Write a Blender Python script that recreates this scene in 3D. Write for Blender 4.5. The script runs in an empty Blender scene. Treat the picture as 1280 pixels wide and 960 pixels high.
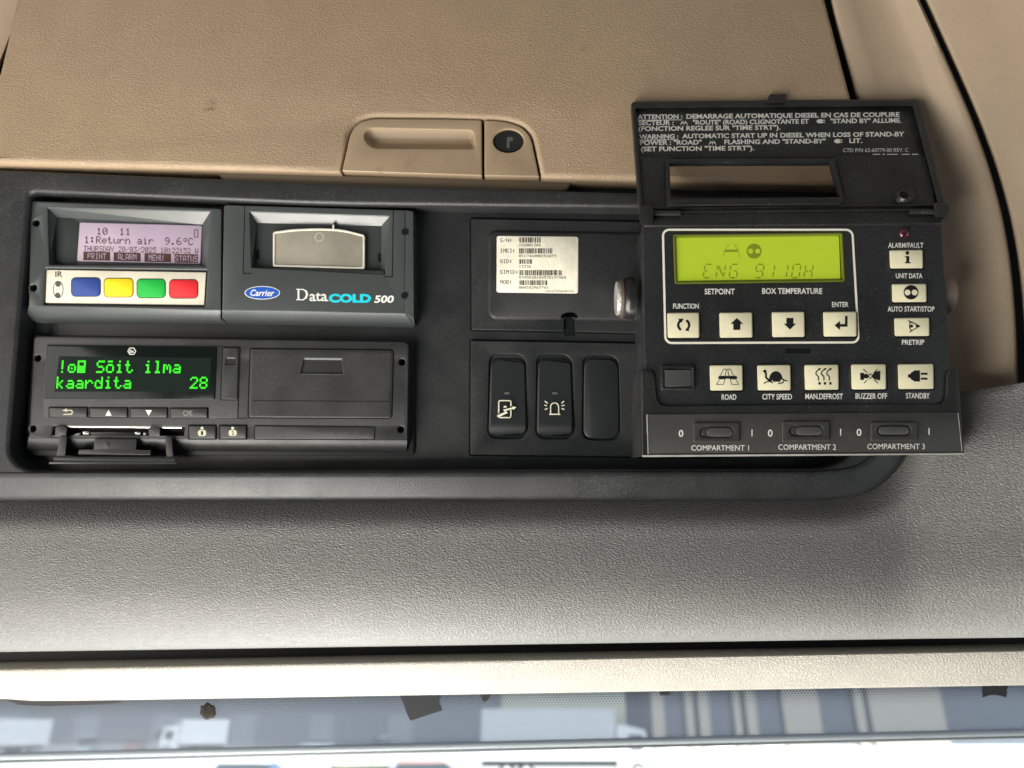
import bpy, bmesh, math, random
from mathutils import Vector, Matrix
from mathutils.geometry import tessellate_polygon
random.seed(7)
R = math.radians
SC = bpy.context.scene
COL = SC.collection

# ---------------------------------------------------------------- camera, sky, light, exposure
CAMLOC = Vector((0, 0, 3.0))
CAM = Matrix.Translation(CAMLOC) @ Matrix.Rotation(R(90 + 24), 4, 'X')
cd = bpy.data.cameras.new('camera'); cam = bpy.data.objects.new('camera', cd); COL.objects.link(cam)
cam.matrix_world = CAM
cd.sensor_width = 36; cd.lens = 27; cd.clip_start = 0.01; cd.clip_end = 3000
SC.camera = cam
cd.dof.use_dof = True; cd.dof.focus_distance = .345; cd.dof.aperture_fstop = 9
SC.view_settings.view_transform = 'Standard'; SC.view_settings.look = 'None'
SC.view_settings.exposure = 1.3; SC.view_settings.gamma = 1
W = bpy.data.worlds.new('World'); SC.world = W; W.use_nodes = True
nt = W.node_tree; bg = nt.nodes['Background']
sky = nt.nodes.new('ShaderNodeTexSky'); sky.sky_type = 'NISHITA'; sky.sun_disc = False
SUN_EL, SUN_AZ = R(46), R(150)          # azimuth from +Y (ahead), clockwise
sky.sun_elevation = SUN_EL; sky.sun_rotation = SUN_AZ
nt.links.new(sky.outputs[0], bg.inputs[0]); bg.inputs[1].default_value = 0.15
sl = bpy.data.lights.new('sun', 'SUN'); sl.energy = 5.0; sl.angle = R(0.5); sl.color = (1, .96, .88)
so = bpy.data.objects.new('sun', sl); COL.objects.link(so)
sd = Vector((math.sin(SUN_AZ) * math.cos(SUN_EL), math.cos(SUN_AZ) * math.cos(SUN_EL), math.sin(SUN_EL)))
so.rotation_euler = sd.to_track_quat('Z', 'Y').to_euler()
S = 0.37 / 960.0                         # metres per design unit at the console


def area(name, loc, target, sx, sy, power, color):
    l = bpy.data.lights.new(name, 'AREA'); l.shape = 'RECTANGLE'; l.size = sx; l.size_y = sy
    l.energy = power; l.color = color
    o = bpy.data.objects.new(name, l); COL.objects.link(o)
    p = CAM @ Vector(loc); t = CAM @ Vector(target)
    o.matrix_world = Matrix.Translation(p) @ (p - t).to_track_quat('Z', 'Y').to_matrix().to_4x4()
    return o


# daylight through the windscreen below, and through the two side windows (camera axes: right, up, back)
area('windscreen_daylight', (-.34, -.60, -.20), (0, 0, -.38), 1.5, .34, 7.8, (1, .975, .93))
area('dashboard_bounce', (-.05, -.47, -.29), (0, -.12, -.36), 1.3, .18, 1.9, (1, .91, .77))
area('near_side_window_daylight', (-.95, -.05, .10), (0, .05, -.37), .5, .7, 1.7, (1, .95, .86))
area('far_side_window_daylight', (1.2, -.25, .5), (0, 0, -.37), 0.6, .6, .9, (.92, .96, 1))
try:
    SC.cycles.use_denoising = True
except Exception:
    pass
SC.cycles.max_bounces = 8; SC.cycles.transparent_max_bounces = 12
SC.cycles.caustics_reflective = False; SC.cycles.caustics_refractive = False


# ---------------------------------------------------------------- planes: design units to places
class Plane:
    """A flat face of the console, given by its distance and its two slopes."""
    def __init__(s, d, a, b, px=640, py=480):
        p = Vector(((px - 640) / 960 * d, (480 - py) / 960 * d, -d))
        s.n = Vector((-a, -b, 1)).normalized()
        s.p0 = p
        s.e1 = Vector((1, 0, a)).normalized(); s.e2 = s.n.cross(s.e1)
        m = Matrix((s.e1, s.e2, s.n)).transposed().to_4x4()
        s.M = CAM @ Matrix.Scale(S, 4) @ Matrix.Translation(p) @ m

    def loc(s, px, py, h=0):
        r = Vector(((px - 640) / 960, (480 - py) / 960, -1))
        t = (s.p0 + s.n * h).dot(s.n) / r.dot(s.n)
        q = r * t - s.p0
        return Vector((q.dot(s.e1), q.dot(s.e2), q.dot(s.n)))

    def at(s, px, py, h=0):
        return s.M @ s.loc(px, py, h)

    def depth(s, px, py, h=0):
        r = Vector(((px - 640) / 960, (480 - py) / 960, -1))
        return (s.p0 + s.n * h).dot(s.n) / r.dot(s.n)


PANEL = Plane(960, .07, -.07)
BOX = Plane(856, .02, -.12, 985, 430)
LID = Plane(BOX.depth(985, 272), .02, -.46, 985, 272)
DOOR = Plane(PANEL.depth(560, 222, 32), .05, -.17, 560, 222)


# ---------------------------------------------------------------- outlines (2D, design units)
def area2(p):
    return sum(p[i][0] * p[(i + 1) % len(p)][1] - p[(i + 1) % len(p)][0] * p[i][1] for i in range(len(p)))


def rr(c, r, n=5):
    """Corners c with each corner rounded; r a number or one per corner."""
    out = []; N = len(c)
    for i in range(N):
        q = r[i] if isinstance(r, (list, tuple)) else r
        p = Vector(c[i]); a = Vector(c[i - 1]); b = Vector(c[(i + 1) % N])
        if q <= 0:
            out.append((p.x, p.y)); continue
        da = (a - p); db = (b - p)
        q1 = min(q, da.length * .49); q2 = min(q, db.length * .49)
        p1 = p + da.normalized() * q1; p2 = p + db.normalized() * q2
        for k in range(n + 1):
            t = k / n
            w = .72
            k1 = p1 * (1 - t) ** 2 + p * (2 * t * (1 - t) * w) + p2 * t * t
            dn = (1 - t) ** 2 + 2 * t * (1 - t) * w + t * t
            k1 /= dn
            out.append((k1.x, k1.y))
    return out


def rect(x0, y0, x1, y1):
    return [(x0, y0), (x1, y0), (x1, y1), (x0, y1)]


def circ(x, y, rx, ry=None, n=20):
    ry = ry or rx
    return [(x + rx * math.cos(2 * math.pi * k / n), y + ry * math.sin(2 * math.pi * k / n)) for k in range(n)]


def inset(p, d):
    s = 1 if area2(p) > 0 else -1
    out = []; N = len(p)
    for i in range(N):
        a = Vector(p[i - 1]); b = Vector(p[i]); c = Vector(p[(i + 1) % N])
        e1 = b - a; e2 = c - b
        if e1.length < 1e-6: e1 = e2
        if e2.length < 1e-6: e2 = e1
        e1 = e1.normalized(); e2 = e2.normalized()
        n1 = Vector((-e1.y, e1.x)) * s; n2 = Vector((-e2.y, e2.x)) * s
        m = n1 + n2
        m = n1 if m.length < 1e-6 else m.normalized()
        k = d / max(.4, m.dot(n1))
        out.append((b.x + m.x * k, b.y + m.y * k))
    return out


def line_to(a, b, n):
    return [(a[0] + (b[0] - a[0]) * k / n, a[1] + (b[1] - a[1]) * k / n) for k in range(n + 1)]


def spline(pts, n=8):
    """Catmull-Rom through points of any dimension."""
    P = [Vector(p) for p in pts]
    P = [P[0] * 2 - P[1]] + P + [P[-1] * 2 - P[-2]]
    out = []
    for i in range(1, len(P) - 2):
        for k in range(n):
            t = k / n
            out.append(.5 * (2 * P[i] + (P[i + 1] - P[i - 1]) * t + (2 * P[i - 1] - 5 * P[i] + 4 * P[i + 1] - P[i + 2]) * t * t
                             + (3 * P[i] - P[i - 1] - 3 * P[i + 1] + P[i + 2]) * t ** 3))
    out.append(P[-2])
    return out


# ---------------------------------------------------------------- mesh collector (world coordinates)
WM = {}


def mat_of(o):
    return WM[o.name] if o is not None else Matrix()


class MB:
    def __init__(s):
        s.v = []; s.f = []

    def add(s, verts, faces):
        k = len(s.v); s.v += [Vector(v) for v in verts]
        s.f += [tuple(i + k for i in f) for f in faces]
        return s

    def loft(s, pl, rings, cap0=False, cap1=True):
        n = len(rings[0][0]); V = []; F = []
        for pts, h in rings:
            hs = h if isinstance(h, (list, tuple)) else [h] * n
            V += [pl.at(p[0], p[1], q) for p, q in zip(pts, hs)]
        for i in range(len(rings) - 1):
            for j in range(n):
                a = i * n + j; b = i * n + (j + 1) % n
                F.append((a, b, b + n, a + n))
        if cap0: F.append(tuple(range(n)))
        if cap1: F.append(tuple(range((len(rings) - 1) * n, len(rings) * n)))
        return s.add(V, F)

    def pad(s, pl, pts, h0, h1, b=1.0, cap0=False):
        """Raised pad with a rounded upper edge."""
        return s.loft(pl, [(pts, h0), (pts, h1 - b), (inset(pts, b * .3), h1 - b * .3), (inset(pts, b), h1)], cap0)

    def pit(s, pl, pts, h0, h1, slope=0.0):
        return s.loft(pl, [(pts, h0), (inset(pts, slope), h1)])

    def plate(s, pl, outer, holes, h, thick, bevel=0.0, res=2):
        """Flat plate with holes cut through and all edges rounded."""
        cu = bpy.data.curves.new('c', 'CURVE'); cu.dimensions = '2D'; cu.fill_mode = 'BOTH'
        for pts in [outer] + list(holes):
            sp = cu.splines.new('POLY'); sp.points.add(len(pts) - 1); sp.use_cyclic_u = True
            for q, p in zip(sp.points, pts):
                l = pl.loc(p[0], p[1], h); q.co = (l.x, l.y, 0, 1)
        cu.extrude = max(.01, thick / 2 - bevel); cu.bevel_depth = bevel; cu.bevel_resolution = res
        cu.offset = -bevel
        o = bpy.data.objects.new('c', cu); COL.objects.link(o)
        dg = bpy.context.evaluated_depsgraph_get()
        me = bpy.data.meshes.new_from_object(o.evaluated_get(dg))
        T = pl.M @ Matrix.Translation((0, 0, h - thick / 2))
        s.add([T @ v.co for v in me.vertices], [tuple(p.vertices) for p in me.polygons])
        bpy.data.objects.remove(o); bpy.data.curves.remove(cu); bpy.data.meshes.remove(me)
        return s

    def poly(s, pl, pts, h, holes=()):
        loops = [list(pts)] + [list(q) for q in holes]
        flat = [p for l in loops for p in l]
        tri = tessellate_polygon([[Vector((p[0], p[1], 0)) for p in l] for l in loops])
        return s.add([pl.at(p[0], p[1], h) for p in flat], [tuple(t) for t in tri])

    def stroke(s, pl, pts, w, h, close=False):
        P = [Vector(p) for p in pts]; N = len(P); L = []; Rr = []
        for i in range(N):
            a = P[i - 1] if (i > 0 or close) else P[i]
            c = P[(i + 1) % N] if (i < N - 1 or close) else P[i]
            e1 = (P[i] - a); e2 = (c - P[i])
            if e1.length < 1e-6: e1 = e2
            if e2.length < 1e-6: e2 = e1
            e1 = e1.normalized(); e2 = e2.normalized()
            n1 = Vector((-e1.y, e1.x)); n2 = Vector((-e2.y, e2.x)); m = (n1 + n2)
            m = n1 if m.length < 1e-3 else m.normalized()
            k = w / 2 / max(.5, m.dot(n1))
            L.append(P[i] + m * k); Rr.append(P[i] - m * k)
        V = [pl.at(p.x, p.y, h) for p in L] + [pl.at(p.x, p.y, h) for p in Rr]
        F = [(i, (i + 1) % N, N + (i + 1) % N, N + i) for i in range(N if close else N - 1)]
        return s.add(V, F)

    def grid(s, rows):
        n = len(rows[0]); V = [p for r in rows for p in r]
        F = [(i * n + j, i * n + j + 1, (i + 1) * n + j + 1, (i + 1) * n + j) for i in range(len(rows) - 1) for j in range(n - 1)]
        return s.add(V, F)

    def lathe(s, p, axis, prof, n=28):
        """prof: (distance along the axis, radius) in metres."""
        ax = Vector(axis).normalized(); q = ax.to_track_quat('Z', 'Y')
        V = []; F = []
        for d, r in prof:
            for k in range(n):
                a = 2 * math.pi * k / n
                V.append(Vector(p) + ax * d + q @ Vector((r * math.cos(a), r * math.sin(a), 0)))
        for i in range(len(prof) - 1):
            for k in range(n):
                F.append((i * n + k, i * n + (k + 1) % n, (i + 1) * n + (k + 1) % n, (i + 1) * n + k))
        F.append(tuple(range(n))); F.append(tuple(range((len(prof) - 1) * n, len(prof) * n)))
        return s.add(V, F)

    def box(s, M, x0, y0, z0, x1, y1, z1):
        V = [M @ Vector((x, y, z)) for z in (z0, z1) for y in (y0, y1) for x in (x0, x1)]
        return s.add(V, [(0, 1, 3, 2), (4, 5, 7, 6), (0, 1, 5, 4), (2, 3, 7, 6), (0, 2, 6, 4), (1, 3, 7, 5)])

    def prism(s, M, prof, y0, y1):
        """Side profile (x, z) carried from y0 to y1."""
        n = len(prof)
        V = [M @ Vector((x, y0, z)) for x, z in prof] + [M @ Vector((x, y1, z)) for x, z in prof]
        F = [(i, (i + 1) % n, n + (i + 1) % n, n + i) for i in range(n)] + [tuple(range(n)), tuple(range(n, 2 * n))]
        return s.add(V, F)

    def build(s, name, m, parent=None, label=None, smooth=True, angle=38, weld=True):
        me = bpy.data.meshes.new(name)
        if parent is not None:
            Mx = WM[parent.name]
        else:
            c = sum(s.v, Vector()) / max(1, len(s.v)); Mx = Matrix.Translation(c)
            Mx = Mx @ PANEL.M.to_quaternion().to_matrix().to_4x4()
        inv = Mx.inverted()
        me.from_pydata([inv @ v for v in s.v], [], s.f)
        bm = bmesh.new(); bm.from_mesh(me)
        if weld: bmesh.ops.remove_doubles(bm, verts=bm.verts, dist=1e-6)
        bmesh.ops.recalc_face_normals(bm, faces=bm.faces)
        bm.to_mesh(me); bm.free()
        if smooth:
            me.polygons.foreach_set('use_smooth', [True] * len(me.polygons))
            me.set_sharp_from_angle(angle=R(angle))
        me.materials.append(m)
        o = bpy.data.objects.new(name, me); COL.objects.link(o)
        if parent is not None:
            o.parent = parent
        else:
            o.matrix_world = Mx
        WM[o.name] = Mx
        if label: o['label'] = label
        return o


def thing(name, label, cat, base, group=None):
    o = bpy.data.objects.new(name, None); COL.objects.link(o)
    o.empty_display_size = .01
    Mx = Matrix.Translation(base) @ PANEL.M.to_quaternion().to_matrix().to_4x4()
    o.matrix_world = Mx; WM[o.name] = Mx
    return tag(o, label, cat, group)


def tag(o, label=None, cat=None, group=None, kind=None):
    if label: o['label'] = label
    if cat: o['category'] = cat
    if group: o['group'] = group
    if kind: o['kind'] = kind
    return o


# ---------------------------------------------------------------- materials
def lin(c):
    c = c / 255.0
    return c / 12.92 if c <= .04045 else ((c + .055) / 1.055) ** 2.4


def rgb(r, g, b):
    return (lin(r), lin(g), lin(b), 1)


def material(name, col, rough=.5, spec=.5, bump=None, metal=0, emit=0, emcol=None, vary=.0, rvary=0, grain=None, coat=0, stretch=None, speck=0):
    """bump: (size m, strength, height m) fine pitting; grain: (size, strength, height) leather grain; vary: mottled wear."""
    m = bpy.data.materials.new(name); m.use_nodes = True
    n = m.node_tree.nodes; L = m.node_tree.links; b = n['Principled BSDF']
    b.inputs['Base Color'].default_value = col if len(col) == 4 else (*col, 1)
    b.inputs['Roughness'].default_value = rough; b.inputs['Metallic'].default_value = metal
    b.inputs['Specular IOR Level'].default_value = spec; b.inputs['Coat Weight'].default_value = coat
    if emit:
        b.inputs['Emission Color'].default_value = emcol or col; b.inputs['Emission Strength'].default_value = emit
    tc = n.new('ShaderNodeTexCoord')
    src = tc.outputs['Object']
    if vary or rvary:
        t = n.new('ShaderNodeTexNoise'); t.inputs['Scale'].default_value = 45; t.inputs['Detail'].default_value = 8
        t.inputs['Roughness'].default_value = .65
        if stretch:
            mp = n.new('ShaderNodeMapping'); mp.inputs['Scale'].default_value = stretch
            L.new(src, mp.inputs[0]); L.new(mp.outputs[0], t.inputs['Vector'])
        else:
            L.new(src, t.inputs['Vector'])
        if vary:
            mr = n.new('ShaderNodeMapRange'); mr.inputs[1].default_value = .3; mr.inputs[2].default_value = .7
            mr.inputs[3].default_value = 1 - vary; mr.inputs[4].default_value = 1 + vary
            L.new(t.outputs['Fac'], mr.inputs[0])
            mx = n.new('ShaderNodeVectorMath'); mx.operation = 'SCALE'
            mx.inputs[0].default_value = col[:3]; L.new(mr.outputs[0], mx.inputs['Scale'])
            L.new(mx.outputs[0], b.inputs['Base Color'])
        if rvary:
            mr = n.new('ShaderNodeMapRange'); mr.inputs[1].default_value = .3; mr.inputs[2].default_value = .7
            mr.inputs[3].default_value = max(.02, rough - rvary); mr.inputs[4].default_value = min(1, rough + rvary)
            L.new(t.outputs['Fac'], mr.inputs[0]); L.new(mr.outputs[0], b.inputs['Roughness'])
    if speck:      # dust grains lying on the surface
        t = n.new('ShaderNodeTexNoise'); t.inputs['Scale'].default_value = 1500; t.inputs['Detail'].default_value = 1
        L.new(src, t.inputs['Vector'])
        t2 = n.new('ShaderNodeTexNoise'); t2.inputs['Scale'].default_value = 22; t2.inputs['Detail'].default_value = 5
        L.new(src, t2.inputs['Vector'])
        mr = n.new('ShaderNodeMapRange'); mr.interpolation_type = 'SMOOTHSTEP'; mr.inputs[1].default_value = .60; mr.inputs[2].default_value = .74; mr.inputs[4].default_value = speck
        L.new(t.outputs['Fac'], mr.inputs[0])
        m2 = n.new('ShaderNodeMapRange'); m2.inputs[1].default_value = .35; m2.inputs[2].default_value = .7; m2.inputs[3].default_value = .25; m2.inputs[4].default_value = 1.2
        L.new(t2.outputs['Fac'], m2.inputs[0])
        mm = n.new('ShaderNodeMath'); mm.operation = 'MULTIPLY'; L.new(mr.outputs[0], mm.inputs[0]); L.new(m2.outputs[0], mm.inputs[1])
        mc = n.new('ShaderNodeMix'); mc.data_type = 'RGBA'; mc.inputs[7].default_value = (.30, .29, .26, 1)
        lk = b.inputs['Base Color'].links
        if lk: L.new(lk[0].from_socket, mc.inputs[6])
        else: mc.inputs[6].default_value = b.inputs['Base Color'].default_value
        L.new(mm.outputs[0], mc.inputs[0]); L.new(mc.outputs[2], b.inputs['Base Color'])
    last = None
    if bump:
        t = n.new('ShaderNodeTexNoise'); t.inputs['Scale'].default_value = 1 / bump[0]; t.inputs['Detail'].default_value = 2
        L.new(src, t.inputs['Vector'])
        bp = n.new('ShaderNodeBump'); bp.inputs['Strength'].default_value = bump[1]; bp.inputs['Distance'].default_value = bump[2]
        L.new(t.outputs['Fac'], bp.inputs['Height']); last = bp
    if grain:
        w = n.new('ShaderNodeTexNoise'); w.inputs['Scale'].default_value = .45 / grain[0]; w.inputs['Detail'].default_value = 2
        L.new(src, w.inputs['Vector'])
        ad = n.new('ShaderNodeVectorMath'); ad.operation = 'MULTIPLY_ADD'
        ad.inputs[1].default_value = (grain[0] * 1.6,) * 3
        L.new(w.outputs['Color'], ad.inputs[0]); L.new(src, ad.inputs[2])
        v = n.new('ShaderNodeTexVoronoi'); v.feature = 'DISTANCE_TO_EDGE'; v.inputs['Scale'].default_value = 1 / grain[0]
        mp = n.new('ShaderNodeMapping'); mp.inputs['Rotation'].default_value = (0, 0, R(32)); mp.inputs['Scale'].default_value = (.62, 1.25, 1)
        L.new(ad.outputs[0], mp.inputs[0]); L.new(mp.outputs[0], v.inputs['Vector'])
        mr = n.new('ShaderNodeMapRange'); mr.interpolation_type = 'SMOOTHSTEP'; mr.inputs[1].default_value = 0; mr.inputs[2].default_value = .28
        L.new(v.outputs['Distance'], mr.inputs[0])
        bp = n.new('ShaderNodeBump'); bp.inputs['Strength'].default_value = grain[1]; bp.inputs['Distance'].default_value = grain[2]
        L.new(mr.outputs[0], bp.inputs['Height'])
        if last: L.new(last.outputs[0], bp.inputs['Normal'])
        last = bp
    if last: L.new(last.outputs[0], b.inputs['Normal'])
    return m


def clear(name, tint, veil=0.0, veilcol=(1, 1, 1), gloss=.08, rough=.05):
    """Thin see-through sheet: tinted, with a share of milky scatter and of reflection."""
    m = bpy.data.materials.new(name); m.use_nodes = True
    n = m.node_tree.nodes; L = m.node_tree.links; out = n['Material Output']; n.remove(n['Principled BSDF'])
    t = n.new('ShaderNodeBsdfTransparent'); t.inputs[0].default_value = (*tint, 1)
    d = n.new('ShaderNodeBsdfDiffuse'); d.inputs[0].default_value = (*veilcol, 1)
    tr = n.new('ShaderNodeBsdfTranslucent'); tr.inputs[0].default_value = (*veilcol, 1)
    dd = n.new('ShaderNodeMixShader'); dd.inputs[0].default_value = .5
    L.new(d.outputs[0], dd.inputs[1]); L.new(tr.outputs[0], dd.inputs[2])
    a = n.new('ShaderNodeMixShader'); a.inputs[0].default_value = veil
    L.new(t.outputs[0], a.inputs[1]); L.new(dd.outputs[0], a.inputs[2])
    g = n.new('ShaderNodeBsdfGlossy'); g.inputs['Roughness'].default_value = rough
    c = n.new('ShaderNodeMixShader'); c.inputs[0].default_value = gloss
    L.new(a.outputs[0], c.inputs[1]); L.new(g.outputs[0], c.inputs[2]); L.new(c.outputs[0], out.inputs[0])
    return m


PIT = (.00042, .35, .00012)
M = dict(
    fascia=material('fascia_black_plastic', (.018, .0195, .021), .42, .5, bump=PIT, vary=.2, rvary=.09, speck=.18),
    console=material('console_rim_plastic', (.021, .0225, .0235), .40, .5, bump=(.0006, .6, .0002), vary=.2, rvary=.08, speck=.2),
    gap=material('dark_gap', (.004, .005, .006), .8, .2),
    beige=material('beige_grained_plastic', (.365, .267, .172), .48, .4, grain=(.00125, .5, .0002), vary=.06),
    beige2=material('beige_pillar_plastic', (.385, .296, .208), .5, .4, grain=(.0011, .28, .00012), vary=.04),
    beigesmooth=material('beige_smooth_plastic', (.37, .275, .176), .42, .4, bump=(.0003, .15, .00006), vary=.10, stretch=(.3, 1, 1)),
    header=material('grey_grained_plastic', (.130, .131, .125), .50, .45, grain=(.00122, .8, .00026), vary=.05),
    trim=material('pale_grained_plastic', (.30, .285, .25), .5, .4, grain=(.0012, .8, .00026), vary=.08),
    recorder=material('recorder_grey_plastic', (.056, .064, .064), .31, .65, bump=(.0003, .15, .00004), rvary=.04),
    recess=material('recess_grey_plastic', (.035, .040, .040), .5, .4, bump=(.0003, .25, .00005)),
    tacho=material('tachograph_black_plastic', (.028, .029, .029), .42, .5, bump=(.0004, .35, .0001), rvary=.08, vary=.15, speck=.18),
    tachokey=material('tachograph_key_plastic', (.030, .031, .032), .4, .5, bump=(.0003, .2, .00005)),
    metal=material('bare_steel', (.62, .6, .57), .28, .5, metal=1, rvary=.08, stretch=(.2, 4, 4)),
    worn=material('worn_steel_knob', (.62, .60, .56), .42, .5, metal=.75, bump=(.0009, 1, .0006), vary=.35),
    rust=material('brown_rubber_ring', (.07, .05, .042), .6, .4, vary=.3),
    box=material('controller_black_plastic', (.018, .0188, .018), .40, .5, bump=(.0003, .3, .00007), vary=.4, rvary=.1, speck=.25),
    boxface=material('controller_face_film', (.017, .018, .019), .36, .5, bump=(.00025, .12, .00003), rvary=.08, vary=.15, speck=.2),
    strip=material('compartment_strip_film', (.040, .040, .038), .40, .5, bump=(.00025, .12, .00003), vary=.15, speck=.2),
    edge=material('pale_lit_edge', (.5, .49, .45), .5, .5, vary=.4),  # edge highlight from below put into the colour
    key=material('cream_rubber_key', (.72, .68, .47), .5, .35, bump=(.0006, .1, .00006), vary=.13),
    cream=material('cream_keypad_film', (.78, .73, .59), .45, .35, vary=.12),
    white=material('white_ink', (.80, .79, .74), .6, .2),
    frame=material('cream_ink', (.82, .80, .68), .6, .2),
    ink=material('black_ink', (.012, .012, .013), .6, .2),
    greyink=material('grey_ink', (.10, .10, .10), .6, .2),
    softink=material('worn_cream_ink', (.62, .60, .45), .6, .2),
    dimink=material('dim_ink', (.30, .29, .25), .6, .2),
    cyan=material('cyan_ink', (.02, .62, .75), .6, .2),
    logoblue=material('blue_ink', (.015, .10, .48), .5, .3),
    blue=material('blue_key_film', (.028, .065, .28), .45, .4),
    yellow=material('yellow_key_film', (.90, .68, .01), .45, .4),
    green=material('green_key_film', (.012, .44, .055), .45, .4),
    red=material('red_key_film', (.72, .024, .030), .45, .4),
    lcd=material('lilac_backlit_lcd', (.34, .27, .33), .22, .4, vary=.08, emit=.10, emcol=(.62, .48, .64, 1)),
    lcdink=material('brown_lcd_segments', (.10, .045, .035), .4, .3),
    glass=material('black_display_glass', (.006, .009, .008), .16, .22, rvary=.12, stretch=(1, .25, 1)),
    glasspale=material('display_matrix_area', (.012, .018, .015), .16, .5),
    lit=material('green_lit_pixels', (.02, .3, .01), .5, .2, emit=.42, emcol=(.025, .80, .012, 1)),
    lime=material('lime_backlit_lcd', (.33, .41, .03), .25, .4, vary=.05, emit=.115, emcol=(.58, .78, .02, 1)),
    limedark=material('lcd_faint_segments', (.22, .30, .02), .3, .3),
    limerim=material('lcd_olive_bezel', (.13, .16, .02), .12, .5),
    sticker=material('cream_paper_sticker', (.82, .78, .64), .6, .3, vary=.2, bump=(.003, .5, .0004)),
    flap=material('smoky_clear_plastic', (.34, .315, .255), .16, .6, bump=(.0012, .25, .00012), vary=.16, coat=.5),
    flapedge=material('clear_plastic_rim', (.70, .67, .56), .12, .5),
    paper=material('white_paper', (.8, .78, .7), .8, .2),
    led=material('dark_red_lens', (.05, .005, .010), .08, .6, coat=.6),
    rubber=material('black_gloss_rubber', (.075, .076, .076), .22, .5),
    lock=material('black_lock_plastic', (.012, .013, .013), .3, .5),
    rocker=material('rocker_black_plastic', (.018, .020, .021), .38, .5, bump=(.00025, .2, .00004)),
    glow=material('pale_switch_symbol', (.75, .76, .58), .6, .2),
    tape=material('black_cloth_tape', (.03, .032, .036), .7, .3, bump=(.0006, .3, .0001)),
    frit=material('black_frit_ceramic', (.02, .02, .024), .5, .4),
    dirt=material('dried_bug_dirt', (.03, .026, .02), .8, .2, vary=.9, bump=(.001, 1, .001)),
    windscreen=clear('windscreen_glass', (.93, .95, .95), .022, (.9, .95, 1), .008, .3),
    visor=clear('smoked_visor_acrylic', (.235, .25, .28), .17, (.50, .53, .59), .01, .3),
    visoredge=material('visor_edge_acrylic', (.42, .45, .49), .35, .5, vary=.1, stretch=(.2, 1, 1)),
    shell=material('grey_cab_lining', (.13, .13, .13), .8, .3),
    seal=material('black_rubber_and_gap_shade', (.012, .012, .014), .5, .4),  # also the black put in for the shaded groove above the trim
)


# ---------------------------------------------------------------- lettering
def glyphs(body, bold=.0):
    cu = bpy.data.curves.new('t', 'FONT'); cu.body = body; cu.size = 1; cu.fill_mode = 'FRONT'; cu.offset = bold
    cu.resolution_u = 3
    o = bpy.data.objects.new('t', cu); COL.objects.link(o)
    dg = bpy.context.evaluated_depsgraph_get()
    me = bpy.data.meshes.new_from_object(o.evaluated_get(dg))
    V = [v.co.copy() for v in me.vertices]; F = [tuple(p.vertices) for p in me.polygons]
    bpy.data.objects.remove(o); bpy.data.curves.remove(cu); bpy.data.meshes.remove(me)
    return V, F


def capheight():
    V, F = glyphs('H'); return max(v.y for v in V)


CAP = capheight()


def text(mb, pl, body, x0, x1, base, cap, h, bold=.0, slope=0.0, shear=0.0):
    """Lettering from x0 to x1 on a baseline, capitals cap high."""
    V, F = glyphs(body, bold)
    a = min(v.x for v in V); b = max(v.x for v in V)
    out = []
    for v in V:
        x = x0 + (v.x - a) / (b - a) * (x1 - x0) + shear * v.y / CAP * cap
        y = base - v.y / CAP * cap + slope * (x - x0)
        out.append(pl.at(x, y, h))
    mb.add(out, F)


F57 = {k: [int(q, 16) for q in v.split()] for k, v in {
    '0': '3E 51 49 45 3E', '1': '00 42 7F 40 00', '2': '42 61 51 49 46', '3': '21 41 45 4B 31', '4': '18 14 12 7F 10',
    '5': '27 45 45 45 39', '6': '3C 4A 49 49 30', '7': '01 71 09 05 03', '8': '36 49 49 49 36', '9': '06 49 49 29 1E',
    ':': '00 36 36 00 00', '.': '00 60 60 00 00', '/': '20 10 08 04 02', '!': '00 00 5F 00 00', 'A': '7E 11 11 11 7E',
    'C': '3E 41 41 41 22', 'D': '7F 41 41 22 1C', 'E': '7F 49 49 49 41', 'H': '7F 08 08 08 7F', 'I': '00 41 7F 41 00',
    'L': '7F 40 40 40 40', 'M': '7F 02 0C 02 7F', 'N': '7F 04 08 10 7F', 'P': '7F 09 09 09 06', 'R': '7F 09 19 29 46',
    'S': '46 49 49 49 31', 'T': '01 01 7F 01 01', 'U': '3F 40 40 40 3F', 'W': '3F 40 38 40 3F', 'Y': '07 08 70 08 07',
    'G': '3E 41 49 49 7A', 'O': '3E 41 41 41 3E', 'B': '7F 49 49 49 36', 'a': '20 54 54 54 78', 'd': '38 44 44 48 7F',
    'e': '38 54 54 54 18', 'i': '00 44 7D 40 00', 'k': '7F 10 28 44 00', 'l': '00 41 7F 40 00', 'm': '7C 04 18 04 78',
    'n': '7C 08 04 04 78', 'r': '7C 08 04 04 08', 't': '04 3F 44 40 20', 'u': '3C 40 40 20 7C', 'o': '38 44 44 44 38',
    'c': '38 44 44 44 20', 's': '48 54 54 54 20', 'q': '38 45 45 45 38', '@': '38 44 54 44 38', '#': '7F 79 79 79 7F',
    '*': '00 06 09 09 06', ' ': '0 0 0 0 0'}.items()}


def dots(mb, pl, s, x, y, pw, ph, h, slope=0.0, adv=6, lean=0.0, only=None):
    """5 by 7 matrix letters; x, y the top left corner, pw, ph one dot."""
    for i, c in enumerate(s):
        for cx, bits in enumerate(F57.get(c, F57[' '])):
            r0 = None
            for cy in range(8):
                on = cy < 7 and (bits >> cy) & 1
                if on and r0 is None: r0 = cy
                if not on and r0 is not None:
                    X = x + (i * adv + cx) * pw; Y = y + slope * (X - x)
                    q = [(X - lean * r0, Y + r0 * ph), (X + pw * 1.02 - lean * r0, Y + r0 * ph),
                         (X + pw * 1.02 - lean * cy, Y + cy * ph), (X - lean * cy, Y + cy * ph)]
                    mb.add([pl.at(a, b, h) for a, b in q], [(0, 1, 2, 3)])
                    r0 = None


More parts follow.
